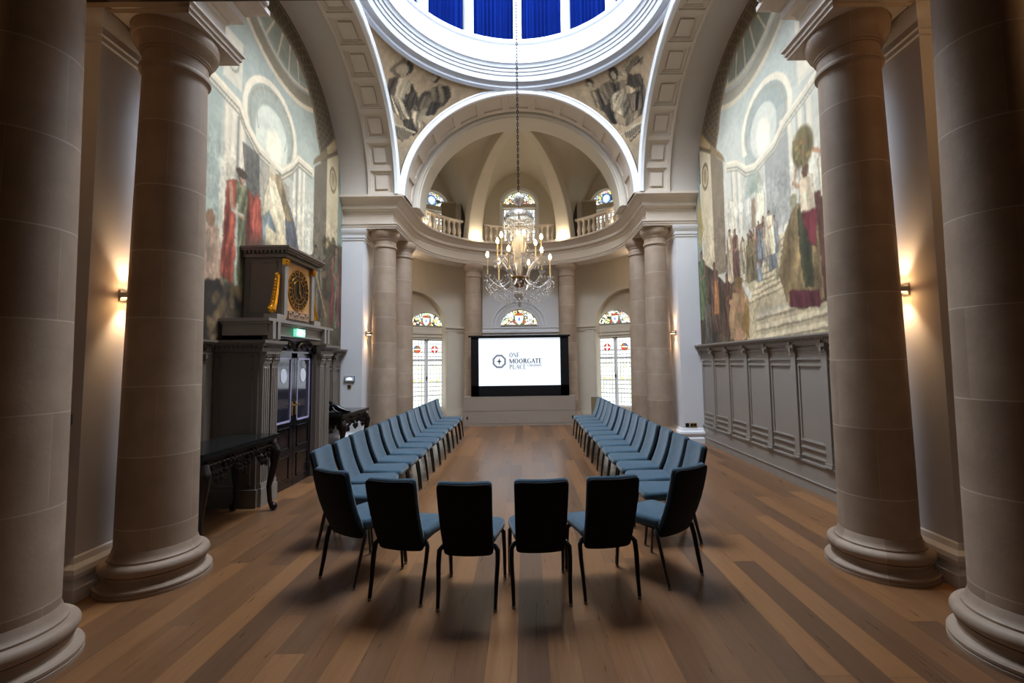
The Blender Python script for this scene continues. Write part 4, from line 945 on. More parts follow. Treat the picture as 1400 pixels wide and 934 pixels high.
bluelit=M('bluish_lit_white_gloss',(184,178,214),.3,.02,3); glassd=M('dark_reflecting_glass',(48,46,58),.08,.1,3,spec=.9,coat=.6); roundw=M('white_disc',(236,240,250),.4,0)  # door frame tint: blue dome daylight on glossy white, put into the colour
mb=MB().box(-3.5,-3.40,6.27,7.47,0,2.15); mb.box(-3.5,-3.37,6.27,6.30,0,2.06); mb.box(-3.5,-3.37,7.44,7.47,0,2.06); d=struct('door_1',mb,bluelit,smooth=0)
for k,(a,b) in enumerate(((6.305,6.865),(6.875,7.435))):
    mb=MB().box(-3.40,-3.355,a,b,.005,.93); mb.box(-3.40,-3.355,a,a+.08,.93,1.93); mb.box(-3.40,-3.355,b-.08,b,.93,1.93); mb.box(-3.40,-3.355,a,b,1.86,1.93)
    for z0,z1 in ((.12,.45),(.55,.86)):
        for q in ((a+.1,b-.1,z0,z0+.018),(a+.1,b-.1,z1-.018,z1),(a+.1,a+.118,z0,z1),(b-.118,b-.1,z0,z1)): mb.box(-3.355,-3.345,*q)
    lf=mb.build('door_leaf',blackdoor,d,smooth=0)
    MB().box(-3.375,-3.365,a+.08,b-.08,.93,1.86).build('pane',glassd,lf,smooth=0)
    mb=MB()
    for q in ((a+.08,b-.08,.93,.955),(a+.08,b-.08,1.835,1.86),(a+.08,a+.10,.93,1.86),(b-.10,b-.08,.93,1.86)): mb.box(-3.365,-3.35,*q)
    mb.build('glazing_bead',bluelit,lf,smooth=0)
    c=(a+b)/2; n=24; mb=MB().prism([(c+.085*math.cos(2*PI*i/n),1.60+.105*math.sin(2*PI*i/n)) for i in range(n)],lambda u,v,w:(w,u,v),-3.364,-3.360); mb.build('round_sign',roundw,lf,smooth=0)
    hy=b-.05 if k==0 else a+.05
    mb=MB().box(-3.355,-3.345,hy-.02,hy+.02,1.02,1.22); mb.tube([(-3.345,hy,1.17),(-3.31,hy,1.17),(-3.31,hy+(-.05 if k==0 else .05),1.17)],.009,8); mb.build('door_handle',brass,lf,smooth=30)
mb=MB()
for sg in (-1,1):
    yc=6.87+sg*.30
    pts=[]
    for i in range(25):
        a=PI*.02+PI*.96*i/24; pts.append((-3.34,yc-sg*.29*math.cos(a),1.95+.15*math.sin(a)))
    mb.tube(pts,[.03]*25,8)
    sp=[(-3.33,yc-sg*.12+.07*(1-i/20)*math.cos(i*.55)*1,2.03+.055*(1-i/20)*math.sin(i*.55)) for i in range(20)]; mb.tube(sp,.016,6); mb.ball((-3.32,yc+sg*.06,1.99),.035,8,6); mb.ball((-3.32,yc-sg*.17,2.05),.03,8,6)
    mb.tube([(-3.33,yc+sg*.1,1.97),(-3.32,yc+sg*.16,2.05),(-3.33,yc+sg*.24,1.99)],.02,6)
mb.box(-3.40,-3.33,6.27,7.47,1.93,1.955); mb.build('pediment',blackdoor,d,smooth=40)
# clock
t=thing('wall_clock','large gilt-dialled clock in a taupe cabinet standing on the door lintel','clock',(-3.55,6.86,2.37))
dialm=M('clock_ground',(190,140,82),.5,.18,14); dialb=M('clock_black',(24,20,22),.35,.05,5)
mb=MB().box(-3.86,-3.33,6.42,7.34,2.37,3.27)
for z in (2.5,3.2): mb.box(-3.80,-3.40,6.405,6.42,z,z+.02)
for x in (-3.80,-3.42): mb.box(x,x+.02,6.405,6.42,2.5,3.22)
mb.build('case',darkpanel,t,smooth=0)
mb=MB().box(-3.86,-3.26,6.37,7.40,3.27,3.31); mb.box(-3.86,-3.20,6.32,7.45,3.36,3.39); mb.box(-3.86,-3.18,6.30,7.47,3.39,3.42); mb.box(-3.86,-3.27,6.38,7.39,3.31,3.36)
for i in range(22): a=6.36+i*.05; mb.box(-3.27,-3.21,a,a+.025,3.325,3.36)
for i in range(10): a=-3.82+i*.057; mb.box(a,a+.028,6.33,6.38,3.325,3.36)
mb.build('cornice',darkpanel,t,smooth=0)
MB().box(-3.33,-3.32,6.50,7.22,2.42,3.24).build('dial_ground',dialm,t,smooth=0)
for a in (6.42,7.24):
    mb=MB().box(-3.33,-3.29,a,a+.09,2.45,3.17); p=mb.build('pilaster',panelp,t,smooth=0)
    mb=MB().box(-3.33,-3.28,a,a+.09,3.17,3.26)
    for q in range(3): mb.ball((-3.28,a+.015+.03*q,3.20),.018,8,5); mb.ball((-3.28,a+.015+.03*q,3.235),.016,8,5)
    mb.build('gilt_capital',gold,t,smooth=30)
DY,DZ=6.86,2.87
def disc(r0,r1,x0,x1,n=48):
    mb=MB(); 
    for i in range(n):
        a,b=2*PI*i/n,2*PI*(i+1)/n; P=lambda r,t,x:(x,DY+r*math.cos(t),DZ+r*math.sin(t))
        mb.quad(P(r0,a,x1),P(r1,a,x1),P(r1,b,x1),P(r0,b,x1)); mb.quad(P(r1,a,x0),P(r1,b,x0),P(r1,b,x1),P(r1,a,x1))
    return mb
disc(.001,.305,-3.32,-3.312).build('dial',dialb,t,smooth=0)
mb=MB()
for r in (.30,.225,.155): mb.v+=disc(r-.014,r,-3.312,-3.305).v and []
for r in (.305,.215,.15):
    m=disc(r-.012,r,-3.312,-3.304); b=len(mb.v); mb.v+=m.v; mb.f+=[tuple(b+i for i in f) for f in m.f]
for k in range(12):
    a=2*PI*k/12; c,q=math.cos(a),math.sin(a); w_=.018 if k%3 else .03
    mb.obox((-3.31,DY+.225*c+w_*.5*q,DZ+.225*q-w_*.5*c),(0,.07*c,.07*q),(0,-w_*q,w_*c),(.005,0,0))
    mb.obox((-3.31,DY+.16*c+.005*q,DZ+.16*q-.005*c),(0,.035*c,.035*q),(0,-.01*q,.01*c),(.005,0,0))
    mb.ball((-3.308,DY+.265*math.cos(a+PI/12),DZ+.265*math.sin(a+PI/12)),.014,6,4)
mb.build('gilt_numeral_ring',gold,t,smooth=0)
mb=MB(); mb.prism([(DY-.012,DZ-.05),(DY-.02,DZ+.08),(DY,DZ+.145),(DY+.02,DZ+.08),(DY+.012,DZ-.05)],lambda u,v,w:(w,u,v),-3.302,-3.298); mb.prism([(DY-.02,DZ+.02),(DY+.05,DZ-.10),(DY+.085,DZ-.17),(DY+.07,DZ-.09),(DY+.015,DZ+.03)],lambda u,v,w:(w,u,v),-3.302,-3.298); mb.build('clock_hand',gold,t,smooth=0)
for sg,yb in ((-1,6.33),(1,7.43)):
    mb=MB(); pts=[];rr=[]
    for i in range(30):
        f=i/29; pts.append((-3.36,yb+sg*(.10*(1-f)**3-.03*f+.02*math.sin(f*3)),2.50+.50*f)); rr.append(.052-.022*f)
    mb.tube(pts,rr,8)
    mb.tube([(-3.36,yb+sg*(.12+.05*(1-i/22)*math.cos(i*.5)),2.51+.05*(1-i/22)*math.sin(i*.5)) for i in range(23)],.02,6)
    mb.tube([(-3.36,yb+sg*(-.03+.04*(1-i/22)*math.cos(i*.5)),3.0+.045*(1-i/22)*math.sin(i*.5)) for i in range(23)],.018,6)
    for i in range(9): f=.15+i*.09; mb.ball((-3.36,yb+sg*(.10*(1-f)**3-.03*f+.055),2.50+.5*f),.018,6,4)
    mb.build('scroll_bracket',gold,t,smooth=40)
    m2=MB().box(-3.46,-3.28,yb-.11,yb+.11,2.37,2.455); bp=m2.build('bracket_plinth',panelp,t,smooth=0)
mb=MB().box(-3.32,-3.295,6.56,7.16,2.42,2.53)
for i in range(9): mb.ball((-3.30,6.60+.065*i,2.50+.03*math.sin(i*2)),.024,8,5)
mb.build('carved_apron',M('faded_gilt_carving',(150,120,96),.5,.15,20),t,smooth=40)
# exit sign
t=thing('exit_sign','small lit green and white exit sign hanging under the clock','exit sign',(-3.22,6.72,2.2))
gr=E('exit_green',(90,200,168),1.1); wh=E('exit_white',(235,255,245),2.4)
MB().box(-3.245,-3.20,6.60,6.86,2.165,2.275).build('sign_box',gr,t,smooth=0)
mb=MB(); X0,X1=-3.1999,-3.1985
F=lambda u,v,w:(w,6.60+u*.26,2.165+v*.11)
mb.prism([(.45,.1),(.45,.9),(.62,.9),(.62,.1)],F,X0,X1); mb.prism([(.70,.42),(.70,.58),(.86,.58),(.86,.72),(.96,.5),(.86,.28),(.86,.42)],F,X0,X1)
for pl in ([(.24,.78),(.28,.88),(.33,.88),(.35,.78),(.3,.72)],[(.18,.62),(.30,.70),(.36,.66),(.30,.42),(.38,.28),(.34,.14),(.30,.16),(.32,.28),(.22,.40),(.12,.22),(.08,.24),(.2,.48),(.22,.58),(.15,.54),(.13,.58)]): mb.prism(pl,F,X0,X1)
mb.build('running_figure_pictogram',wh,t,smooth=0)
MB().box(-3.245,-3.23,6.66,6.68,2.275,2.31).build('bracket',brass,t,smooth=0)
# ================================================================== CONSOLE TABLES
def console(x0,x1,y0,y1,h,label,group=None):
    t=thing('console_table',label,'table',((x0+x1)/2,(y0+y1)/2,0))
    MB().box(x0+.0,x1,y0,y1,h-.03,h).build('marble_top',marbletop,t,smooth=0)
    mb=MB().box(x0+.01,x1-.01,y0+.01,y1-.01,h-.055,h-.03); mb.box(x0+.04,x1-.04,y0+.04,y1-.04,h-.19,h-.055); mb.box(x0-.0,x1+.008,y0-.008,y1+.008,h-.045,h-.035)
    mb.build('frame',darkwood,t,smooth=0)
    mb=MB(); r=random.Random(3)
    def garland(a,b,n):
        for i in range(n):
            f=(i+.5)/n; x=a[0]+(b[0]-a[0])*f; y=a[1]+(b[1]-a[1])*f; dz=.15*math.sin(f*PI*3)**2+.04
            z=h-.10-dz
            ring=[(x+(.03*math.cos(k*PI/5) if a[0]!=b[0] else 0),y+(.03*math.cos(k*PI/5) if a[1]!=b[1] else 0),z+.028*math.sin(k*PI/5)) for k in range(9)]
            mb.tube(ring,.010,5); mb.ball((x,y,z-.03),.018,6,4); mb.ball((x,y,z+.045),.024,6,4); mb.ball((x,y,h-.12),.022,6,4); mb.ball((x,y,z-.005),.03,6,4)
            if i%2: mb.tube([(x,y,z-.03),(x+(b[0]-a[0])*.02,y+(b[1]-a[1])*.02,z-.06),(x+(b[0]-a[0])*.035,y+(b[1]-a[1])*.035,z-.03)],.012,5)
    for ga in (((x1-.03,y0+.08),(x1-.03,y1-.08),int((y1-y0)/.075)),((x0+.08,y0+.03),(x1-.06,y0+.03),6),((x0+.08,y1-.03),(x1-.06,y1-.03),6)):
        mb=MB(); garland(*ga); mb.tube([(*ga[0],h-.125),(*ga[1],h-.125)],.016,6); mb.build('carved_apron',darkwood,t,smooth=40)
    for x,sx in ((x0+.08,-1),(x1-.05,1)):
        for y,sy in ((y0+.07,-1),(y1-.07,1)):
            P=[(x-sx*.0,y,h-.12),(x+sx*.03,y+sy*.02,h-.22),(x+sx*.025,y+sy*.015,h*.6),(x-sx*.02,y-sy*.01,h*.32),(x-sx*.01,y,h*.12),(x+sx*.02,y+sy*.015,.045)]
            pts=[];rr=[];R=[.055,.065,.045,.03,.026,.04]
            for i in range(len(P)-1):
                for k in range(5):
                    f=k/5; pts.append(tuple(P[i][j]*(1-f)+P[i+1][j]*f for j in range(3))); rr.append(R[i]*(1-f)+R[i+1]*f)
            mb=MB().tube(pts,rr,10); mb.ball((x+sx*.025,y+sy*.018,.045),.045,10,6)
            for k in range(4): mb.ball((x+sx*.055,y+sy*.02,h-.18-.04*k),.022-.002*k,6,4)
            mb.build('leg',darkwood,t,smooth=50)
    return t
console(-3.56,-2.99,4.44,5.80,.915,'long dark carved side table with a stone top against the left wall behind the column')
console(-3.72,-3.11,8.12,9.45,.88,'smaller dark carved side table between the doors and the white pier')
t=thing('sculpture','small black reclining sculpture on the smaller carved side table','sculpture',(-3.45,8.35,.88))
mb=MB().box(-3.60,-3.30,8.30,8.40,.881,.90); mb.tube([(-3.60,8.34,.93),(-3.56,8.34,1.0),(-3.50,8.34,.985),(-3.42,8.34,.94),(-3.34,8.35,.915),(-3.28,8.36,.905)],[.03,.05,.05,.04,.028,.012],10); mb.ball((-3.585,8.34,1.05),.032,10,7); mb.tube([(-3.55,8.31,.99),(-3.50,8.28,.93),(-3.45,8.28,.91)],[.018,.015,.012],8)
mb.build('figure',blackmetal,t,smooth=60); t.location=(-3.26,8.33,.882); t.scale=(1.15,1.15,1.15)
# ================================================================== SMALL WALL FITTINGS
t=thing('room_display','small lit room booking screen on the left white pier','screen',(-3.66,9.86,1.42))
MB().box(-3.77,-3.56,9.845,9.869,1.385,1.505).build('bezel',steel,t,smooth=0)
MB().box(-3.755,-3.575,9.840,9.846,1.40,1.49).build('display',E('display_blue',(24,60,84),1.0),t,smooth=0)
mb=MB()
for z,a,b in ((1.45,-3.71,-3.62),(1.43,-3.72,-3.61),(1.465,-3.68,-3.65)): mb.box(a,b,9.837,9.841,z,z+.013)
mb.build('display_lines',E('display_white',(235,245,255),2.2),t,smooth=0)
t=thing('wall_socket','small brass wall plate under the room booking screen','wall plate',(-3.67,9.86,1.28)); mb=MB().box(-3.705,-3.635,9.858,9.869,1.25,1.32); mb.build('plate',brass,t,smooth=0); MB().box(-3.69,-3.65,9.852,9.859,1.265,1.305).build('insert',blackmetal,t,smooth=0)
for x,w_,lab in ((3.50,.075,'square dark socket plate low on the right white pier'),(3.63,.14,'double dark socket plate low on the right white pier')):
    t=thing('wall_socket',lab,'socket',(x,9.86,.31)); MB().box(x-w_/2,x+w_/2,9.858,9.869,.335,.415).build('plate',brass if w_>.1 else blackmetal,t,smooth=0)
    mb=MB(); 
    for k in range(1 if w_<.1 else 2): c=x+(0 if w_<.1 else (-.033+.066*k)); mb.box(c-.022,c+.022,9.852,9.859,.353,.397)
    mb.build('socket_face',blackmetal,t,smooth=0)
t=thing('light_switch','small steel light switch on the near left pier','switch',(-3.52,3.66,1.35)); MB().box(-3.56,-3.48,3.648,3.659,1.31,1.39).build('plate',steel,t,smooth=0); MB().box(-3.53,-3.51,3.642,3.649,1.335,1.365).build('rocker',whitegrout,t,smooth=0)
def sconce(x,y,z,s,label,pw):
    # s: direction (+1/-1) in which the light points out from the pier side
    t=thing('wall_light',label,'wall light',(x,y,z),group='small up and down wall lights')
    mb=MB().box(x,x+s*.02,y-.04,y+.04,z-.05,z+.05); mb.box(x+s*.02,x+s*.12,y-.06,y+.06,z-.022,z+.022); mb.build('housing',steel,t,smooth=0)
    MB().box(x+s*.035,x+s*.105,y-.045,y+.045,z+.022,z+.024).box(x+s*.035,x+s*.105,y-.045,y+.045,z-.024,z-.022).build('lamp_glass',E('sconce_glass',(255,200,130),18),t,smooth=0)
    for d in (1,-1): lamp('SPOT','wall_light_lamp',(x+s*.075,y,z+d*.04),pw,WARM,.03,target=(x+s*.0,y,z+d*1.2),spot=math.radians(75),blend=.9)
sconce(-3.41,3.97,2.37,1,'small warm wall light on the near left pier behind the stone column',17)
sconce(3.41,3.97,2.34,-1,'small warm wall light on the near right pier behind the stone column',17)
sconce(-3.41,10.08,2.42,1,'small warm wall light on the side of the far left white pier',16)
sconce(3.41,10.12,2.36,-1,'small warm wall light on the side of the far right white pier',16)
for s,lab in ((-1,'small lit round downlight in the curved soffit left of the chandelier'),(1,'small lit round downlight in the curved soffit right of the chandelier')):
    x,y=s*1.60+CX,13.78
    t=thing('downlight',lab,'downlight',(x,y,4.99)); MB().lathe(x,y,[(.03,4.985),(.05,4.985),(.05,4.999),(.03,4.999)],20,cap=False).build('trim_ring',whitegrout,t,smooth=0)
    MB().lathe(x,y,[(.001,4.99),(.03,4.99)],16,cap=False).build('lens',E('downlight_lens',(255,225,180),40),t,smooth=0,fix=False)
    lamp('SPOT','downlight_lamp',(x,y,4.97),130,WARM,.03,target=(x+s*.15,y+.35,0),spot=math.radians(95),blend=.8)
    lamp('SPOT','apse_fill_spot',(s*2.6+CX,13.0,4.95),230,(1,.80,.58),.05,target=(s*2.6,13.9,0),spot=math.radians(150),blend=.9)  # added fill spot to brighten the apse walls, no fixture modelled
    lamp('POINT','ambulatory_fill',(s*3.25,12.1,4.4),14,(1,.80,.58),.1)  # added fill point for the ambulatory, without a fixture
    a=math.radians(90-30*s)
    t=thing('uplight','thin warm light strip at the foot of the apse rib, %s of the chandelier'%('left' if s<0 else 'right'),'light strip',(2.56*math.cos(a)+CX,11.3+2.56*math.sin(a),5.4))
    tx,ty=-math.sin(a),math.cos(a); mb=MB().obox((CX+2.55*math.cos(a)-.22*tx,11.3+2.55*math.sin(a)-.22*ty,5.402),(.44*tx,.44*ty,0),(.03*math.cos(a),.03*math.sin(a),0),(0,0,.015)); mb.build('strip',E('uplight_strip',(255,226,170),14),t,smooth=0)
    lamp('POINT','uplight_lamp',(CX+2.48*math.cos(a),11.3+2.48*math.sin(a),5.5),9,(1,.86,.6),.06)
    lamp('POINT','gallery_lamp',(s*2.6,12.4,5.6),8,(1,.86,.62),.15)
lamp('POINT','gallery_lamp',(CX,14.2,5.6),9,(1,.88,.66),.15)
# ================================================================== BALUSTRADES
def balustrade(a0,a1,label):
    am=math.radians((a0+a1)/2); t=thing('balustrade',label,'balustrade',(CX+2.86*math.cos(am),11.3+2.86*math.sin(am),5.4),group='gallery balustrades')
    n=24; P=[(CX+2.86*math.cos(math.radians(a0+(a1-a0)*i/n)),11.3+2.86*math.sin(math.radians(a0+(a1-a0)*i/n))) for i in range(n+1)]
    MB().sweep(P,[(-.07,5.94),(.07,5.94),(.09,5.965),(.09,6.0),(.06,6.02),(-.06,6.02),(-.09,6.0),(-.09,5.965)]).build('top_rail',taupe_arch,t,smooth=30)
    MB().sweep(P,[(-.08,5.40),(.08,5.40),(.08,5.47),(.06,5.49),(-.06,5.49),(-.08,5.47)]).build('bottom_rail',taupe_arch,t,smooth=30)
    m=max(3,int(math.radians(a1-a0)*2.86/.175)); prof=[(.05,0),(.05,.03),(.035,.04),(.03,.06),(.05,.10),(.062,.15),(.057,.20),(.037,.27),(.027,.34),(.027,.38),(.04,.40),(.04,.42),(.05,.43),(.05,.45)]
    first=None
    for i in range(m):
        a=math.radians(a0+(a1-a0)*(i+.5)/m); x,y=CX+2.86*math.cos(a)-t.location.x,11.3+2.86*math.sin(a)-t.location.y
        if first is None:
            first=MB().lathe(0,0,prof,14).build('baluster',taupe_arch,t,smooth=40,shift=False); o=first
        else: o=first.copy(); COL.objects.link(o)
        o.location=(x,y,.09-.0)
balustrade(67,113,'stone balustrade in the middle gallery bay behind the chandelier')
balustrade(2,53,'stone balustrade in the gallery bay right of the chandelier'); balustrade(127,178,'stone balustrade in the gallery bay left of the chandelier')
dk=M('opening_shade_dark',(72,62,52),.6,.03,3)  # shade inside the gallery opening, put into a dark board
for s in (-1,1):
    t=thing('cupboard','beige cupboard beside a dark-painted opening in the %s gallery bay'%('left' if s<0 else 'right'),'cupboard',(s*2.0+CX,14.25,5.4))
    x0,x1=s*2.42+CX,s*1.98+CX; MB().box(x0,x1,14.10,14.3,5.4,6.80).build('cabinet_body',cream,t,smooth=0); MB().box(x0,x1,14.085,14.10,5.45,6.75).build('front_panel',M('gallery_board',(160,146,120),.6,.03,3),t,smooth=0)
    MB().box(s*1.82+CX,s*1.56+CX,14.15,14.2,5.4,6.80).build('dark_opening',dk,t,smooth=0); MB().box(s*1.98+CX,s*1.80+CX,14.16,14.24,5.4,6.72).build('side_panel',taupe_arch,t,smooth=0)
# ================================================================== STAGE BOX AND SCREEN
t=thing('stage_box','long low taupe cabinet under the projection screen','cabinet',(-.09,13.15,0))
mb=MB().box(-1.66,1.47,12.95,13.40,0,.79); mb.box(-1.67,1.48,12.94,13.41,.775,.80); mb.box(-1.655,1.465,12.942,12.951,.0,.05)
mb.build('body',cabp,t,smooth=0)
mb=MB()
for a,b in ((-1.64,-.65),(-.64,.40),(.41,1.45)): mb.box(a,b,12.938,12.95,.06,.40); mb.box(a,b,12.938,12.95,.41,.77)
mb.build('front_panel',cabp,t,smooth=0)
for x in (-1.55,1.38):
    MB().box(x-.02,x+.02,12.93,12.938,.18,.26).build('cable_port',blackmetal,t,smooth=0)
t=thing('projection_screen','large black-framed projection screen showing a grey octagon logo','screen',(-.09,13.1,.80))
mb=MB().box(-1.45,-1.235,13.02,13.06,.80,2.50); mb.box(1.075,1.31,13.02,13.06,.80,2.50); mb.box(-1.45,1.31,13.02,13.06,.80,1.10); mb.box(-1.45,1.31,13.02,13.06,2.445,2.50); mb.box(-1.45,1.31,13.06,13.09,.80,2.50); mb.box(-1.52,1.36,12.98,13.06,2.47,2.52)
mb.build('black_surround',blackscreen,t,smooth=0)
MB().box(-1.235,1.075,13.045,13.055,1.10,2.445).build('projected_image',E('projected_white',(222,233,245),.74),t,smooth=0)
g0_=E('octagon_grey',(140,148,166),.45,(.1,.1,.1)); g1=E('logo_grey',(70,78,98),.3,(.1,.1,.1)); g2=E('logo_light_grey',(150,156,170),.6,(.1,.1,.1))
cx0,cz0=-.653,1.785
mb=MB()
F=lambda u,v,w:(u,w,v)
for i in range(8):
    a=PI/8+i*PI/4; b=a+PI/4; R1,R0=.205,.150
    mb.prism([(cx0+R1*math.cos(a),cz0+R1*math.sin(a)),(cx0+R1*math.cos(b),cz0+R1*math.sin(b)),(cx0+R0*math.cos(b),cz0+R0*math.sin(b)),(cx0+R0*math.cos(a),cz0+R0*math.sin(a))],F,13.044,13.041)
mb.build('logo_octagon',g0_,t,smooth=0)
mb=MB(); mb.prism([(cx0+(.085 if i%2==0 else .03)*math.cos(i*PI/4),cz0+(.11 if i%2==0 else .03)*math.sin(i*PI/4)) for i in range(8)],F,13.044,13.040); mb.build('logo_star',E('logo_dark',(60,66,84),.3,(.05,.05,.05)),t,smooth=0)
TK,TN=.22,.10
GL={'M':(1.15,[((.12,0),(.16,1),TN),((.16,1),(.57,.05),TK),((.57,.05),(.98,1),TN),((.98,1),(1.02,0),TK)],[(.12,0),(1.02,0),(.12,1),(1.0,1)]),
'N':(1.0,[((.14,0),(.14,1),TN),((.14,1),(.86,0),TK),((.86,0),(.86,1),TN)],[(.14,0),(.12,1),(.86,1)]),
'R':(.85,[((.2,0),(.2,1),TK),((.2,.97),(.5,.97),TN),((.5,.97),(.62,.75),TK),((.62,.75),(.5,.52),TK),((.5,.52),(.2,.52),TN),((.42,.52),(.78,0),TK)],[(.2,0),(.15,1),(.8,0)]),
'G':(.95,[((.85,.8),(.62,.98),TN),((.62,.98),(.3,.92),TN),((.3,.92),(.14,.5),TK),((.14,.5),(.3,.08),TK),((.3,.08),(.6,.02),TN),((.6,.02),(.82,.12),TN),((.82,.12),(.82,.42),TK)],[(.8,.42)]),
'A':(.9,[((.12,0),(.47,1),TN),((.47,1),(.82,0),TK),((.25,.36),(.7,.36),TN)],[(.12,0),(.82,0)]),
'T':(.8,[((.05,.97),(.75,.97),TN),((.4,1),(.4,0),TK),((.05,.97),(.05,.82),TN),((.75,.97),(.75,.82),TN)],[(.4,0)]),
'E':(.75,[((.2,0),(.2,1),TK),((.15,.97),(.66,.97),TN),((.2,.52),(.55,.52),TN),((.15,.03),(.68,.03),TN),((.66,.97),(.66,.84),TN),((.68,.03),(.68,.18),TN)],[(.2,0),(.2,1)]),
'P':(.78,[((.2,0),(.2,1),TK),((.2,.97),(.5,.97),TN),((.5,.97),(.62,.73),TK),((.62,.73),(.5,.48),TK),((.5,.48),(.2,.48),TN)],[(.2,0),(.15,1)]),
'L':(.72,[((.2,0),(.2,1),TK),((.15,.03),(.66,.03),TN),((.66,.03),(.66,.2),TN)],[(.2,1),(.2,0)]),
'C':(.88,[((.8,.8),(.6,.98),TN),((.6,.98),(.3,.92),TN),((.3,.92),(.14,.5),TK),((.14,.5),(.3,.08),TK),((.3,.08),(.6,.02),TN),((.6,.02),(.8,.18),TN)],[]),
'D':(.95,[((.2,0),(.2,1),TK),((.2,.97),(.55,.95),TN),((.55,.95),(.8,.5),TK),((.8,.5),(.55,.05),TK),((.55,.05),(.2,.03),TN)],[(.15,0),(.15,1)]),
'O':(1.0,[],[])}
def word(txt,x,z,h,width,mat,name,y=13.044):
    tot=sum(GL[c][0] for c in txt); sc=width/tot; mb=MB(); cx=x
    for c in txt:
        wd,st,sf=GL[c]
        if c=='O':
            n=20
            for i in range(n):
                a,b=2*PI*i/n,2*PI*(i+1)/n; q=lambda r1,r2,t:(cx+sc*(.5+r1*math.cos(t)),z+h*(.5+r2*math.sin(t)))
                mb.prism([q(.46,.53,a),q(.46,.53,b),q(.22,.40,b),q(.22,.40,a)],F,y,y-.003)
        for (a,b,w_) in st:
            p=Vector((cx+a[0]*sc,z+a[1]*h)); q=Vector((cx+b[0]*sc,z+b[1]*h)); d=(q-p).normalized(); nn=Vector((-d.y,d.x))*w_*h*.5; p=p-d*.01*h; q=q+d*.01*h
            mb.prism([tuple(p+nn),tuple(q+nn),tuple(q-nn),tuple(p-nn)],F,y,y-.003)
        for (a,b) in sf: mb.prism([(cx+(a-.13)*sc,z+b*h-.02*h),(cx+(a+.13)*sc,z+b*h-.02*h),(cx+(a+.13)*sc,z+b*h+.03*h),(cx+(a-.13)*sc,z+b*h+.03*h)],F,y,y-.003)
        cx+=wd*sc
    mb.build(name,mat,t,smooth=0,fix=False)
word('ONE',-.375,1.90,.125,.30,g2,'lettering'); word('MOORGATE',-.375,1.725,.13,.93,g1,'lettering'); word('PLACE',-.375,1.565,.125,.48,g2,'lettering')
word('LONDON',.14,1.635,.055,.42,g1,'lettering')
# ================================================================== CHANDELIER
t=thing('chandelier','tiered crystal chandelier with lit candle lamps hanging on a long chain','chandelier',(0,AY,2.6))
def zz(z): return z
mb=MB(); z=4.42; k=0
while z<10.78:
    pts=[(.013*math.cos(a)*(1 if k%2 else 0),AY+.013*math.cos(a)*(0 if k%2 else 1),z+.03+.034*math.sin(a)) for a in [2*PI*i/8 for i in range(9)]]
    mb.tube(pts,.0065,4,cap=False); z+=.052; k+=1
mb.build('chain',M('dark_bronze',(38,31,26),.6,0,spec=.2),t,smooth=0,fix=False)
MB().lathe(0,AY,[(.001,4.22),(.03,4.22),(.06,4.27),(.075,4.32),(.06,4.38),(.02,4.42),(.001,4.43)],20,cap=False).build('top_ball',crystal,t,smooth=50)
MB().lathe(0,AY,[(.235,3.98),(.24,4.0),(.20,4.08),(.12,4.14),(.03,4.17),(.03,4.16),(.11,4.125),(.19,4.07),(.23,3.98)],32,cap=False).build('canopy_dish',clearglass,t,smooth=50)
MB().lathe(0,AY,[(.012,3.0),(.012,4.25)],10).build('stem',brass,t,smooth=50)
MB().lathe(0,AY,[(.02,3.38),(.06,3.40),(.10,3.50),(.115,3.58),(.09,3.68),(.05,3.74),(.035,3.80),(.02,3.82)],24,cap=False).build('glass_urn',crystal,t,smooth=50)
MB().lathe(0,AY,[(.02,3.10),(.045,3.14),(.04,3.22),(.06,3.28),(.03,3.34),(.02,3.38)],20,cap=False).build('glass_baluster',crystal,t,smooth=50)
MB().lathe(0,AY,[(.001,2.90),(.06,2.92),(.12,2.98),(.15,3.05),(.155,3.07),(.13,3.08),(.05,3.10),(.02,3.11)],28,cap=False).build('receiver_bowl',M('gilt_bronze_bowl',(150,120,80),.35,.1,20,metal=.7),t,smooth=50)
MB().lathe(0,AY,[(.001,2.60),(.02,2.62),(.03,2.65),(.012,2.70),(.05,2.74),(.09,2.79),(.10,2.81),(.02,2.84),(.02,2.90)],20,cap=False).build('finial',crystal,t,smooth=50)
bulbm=bulb
gems=[]
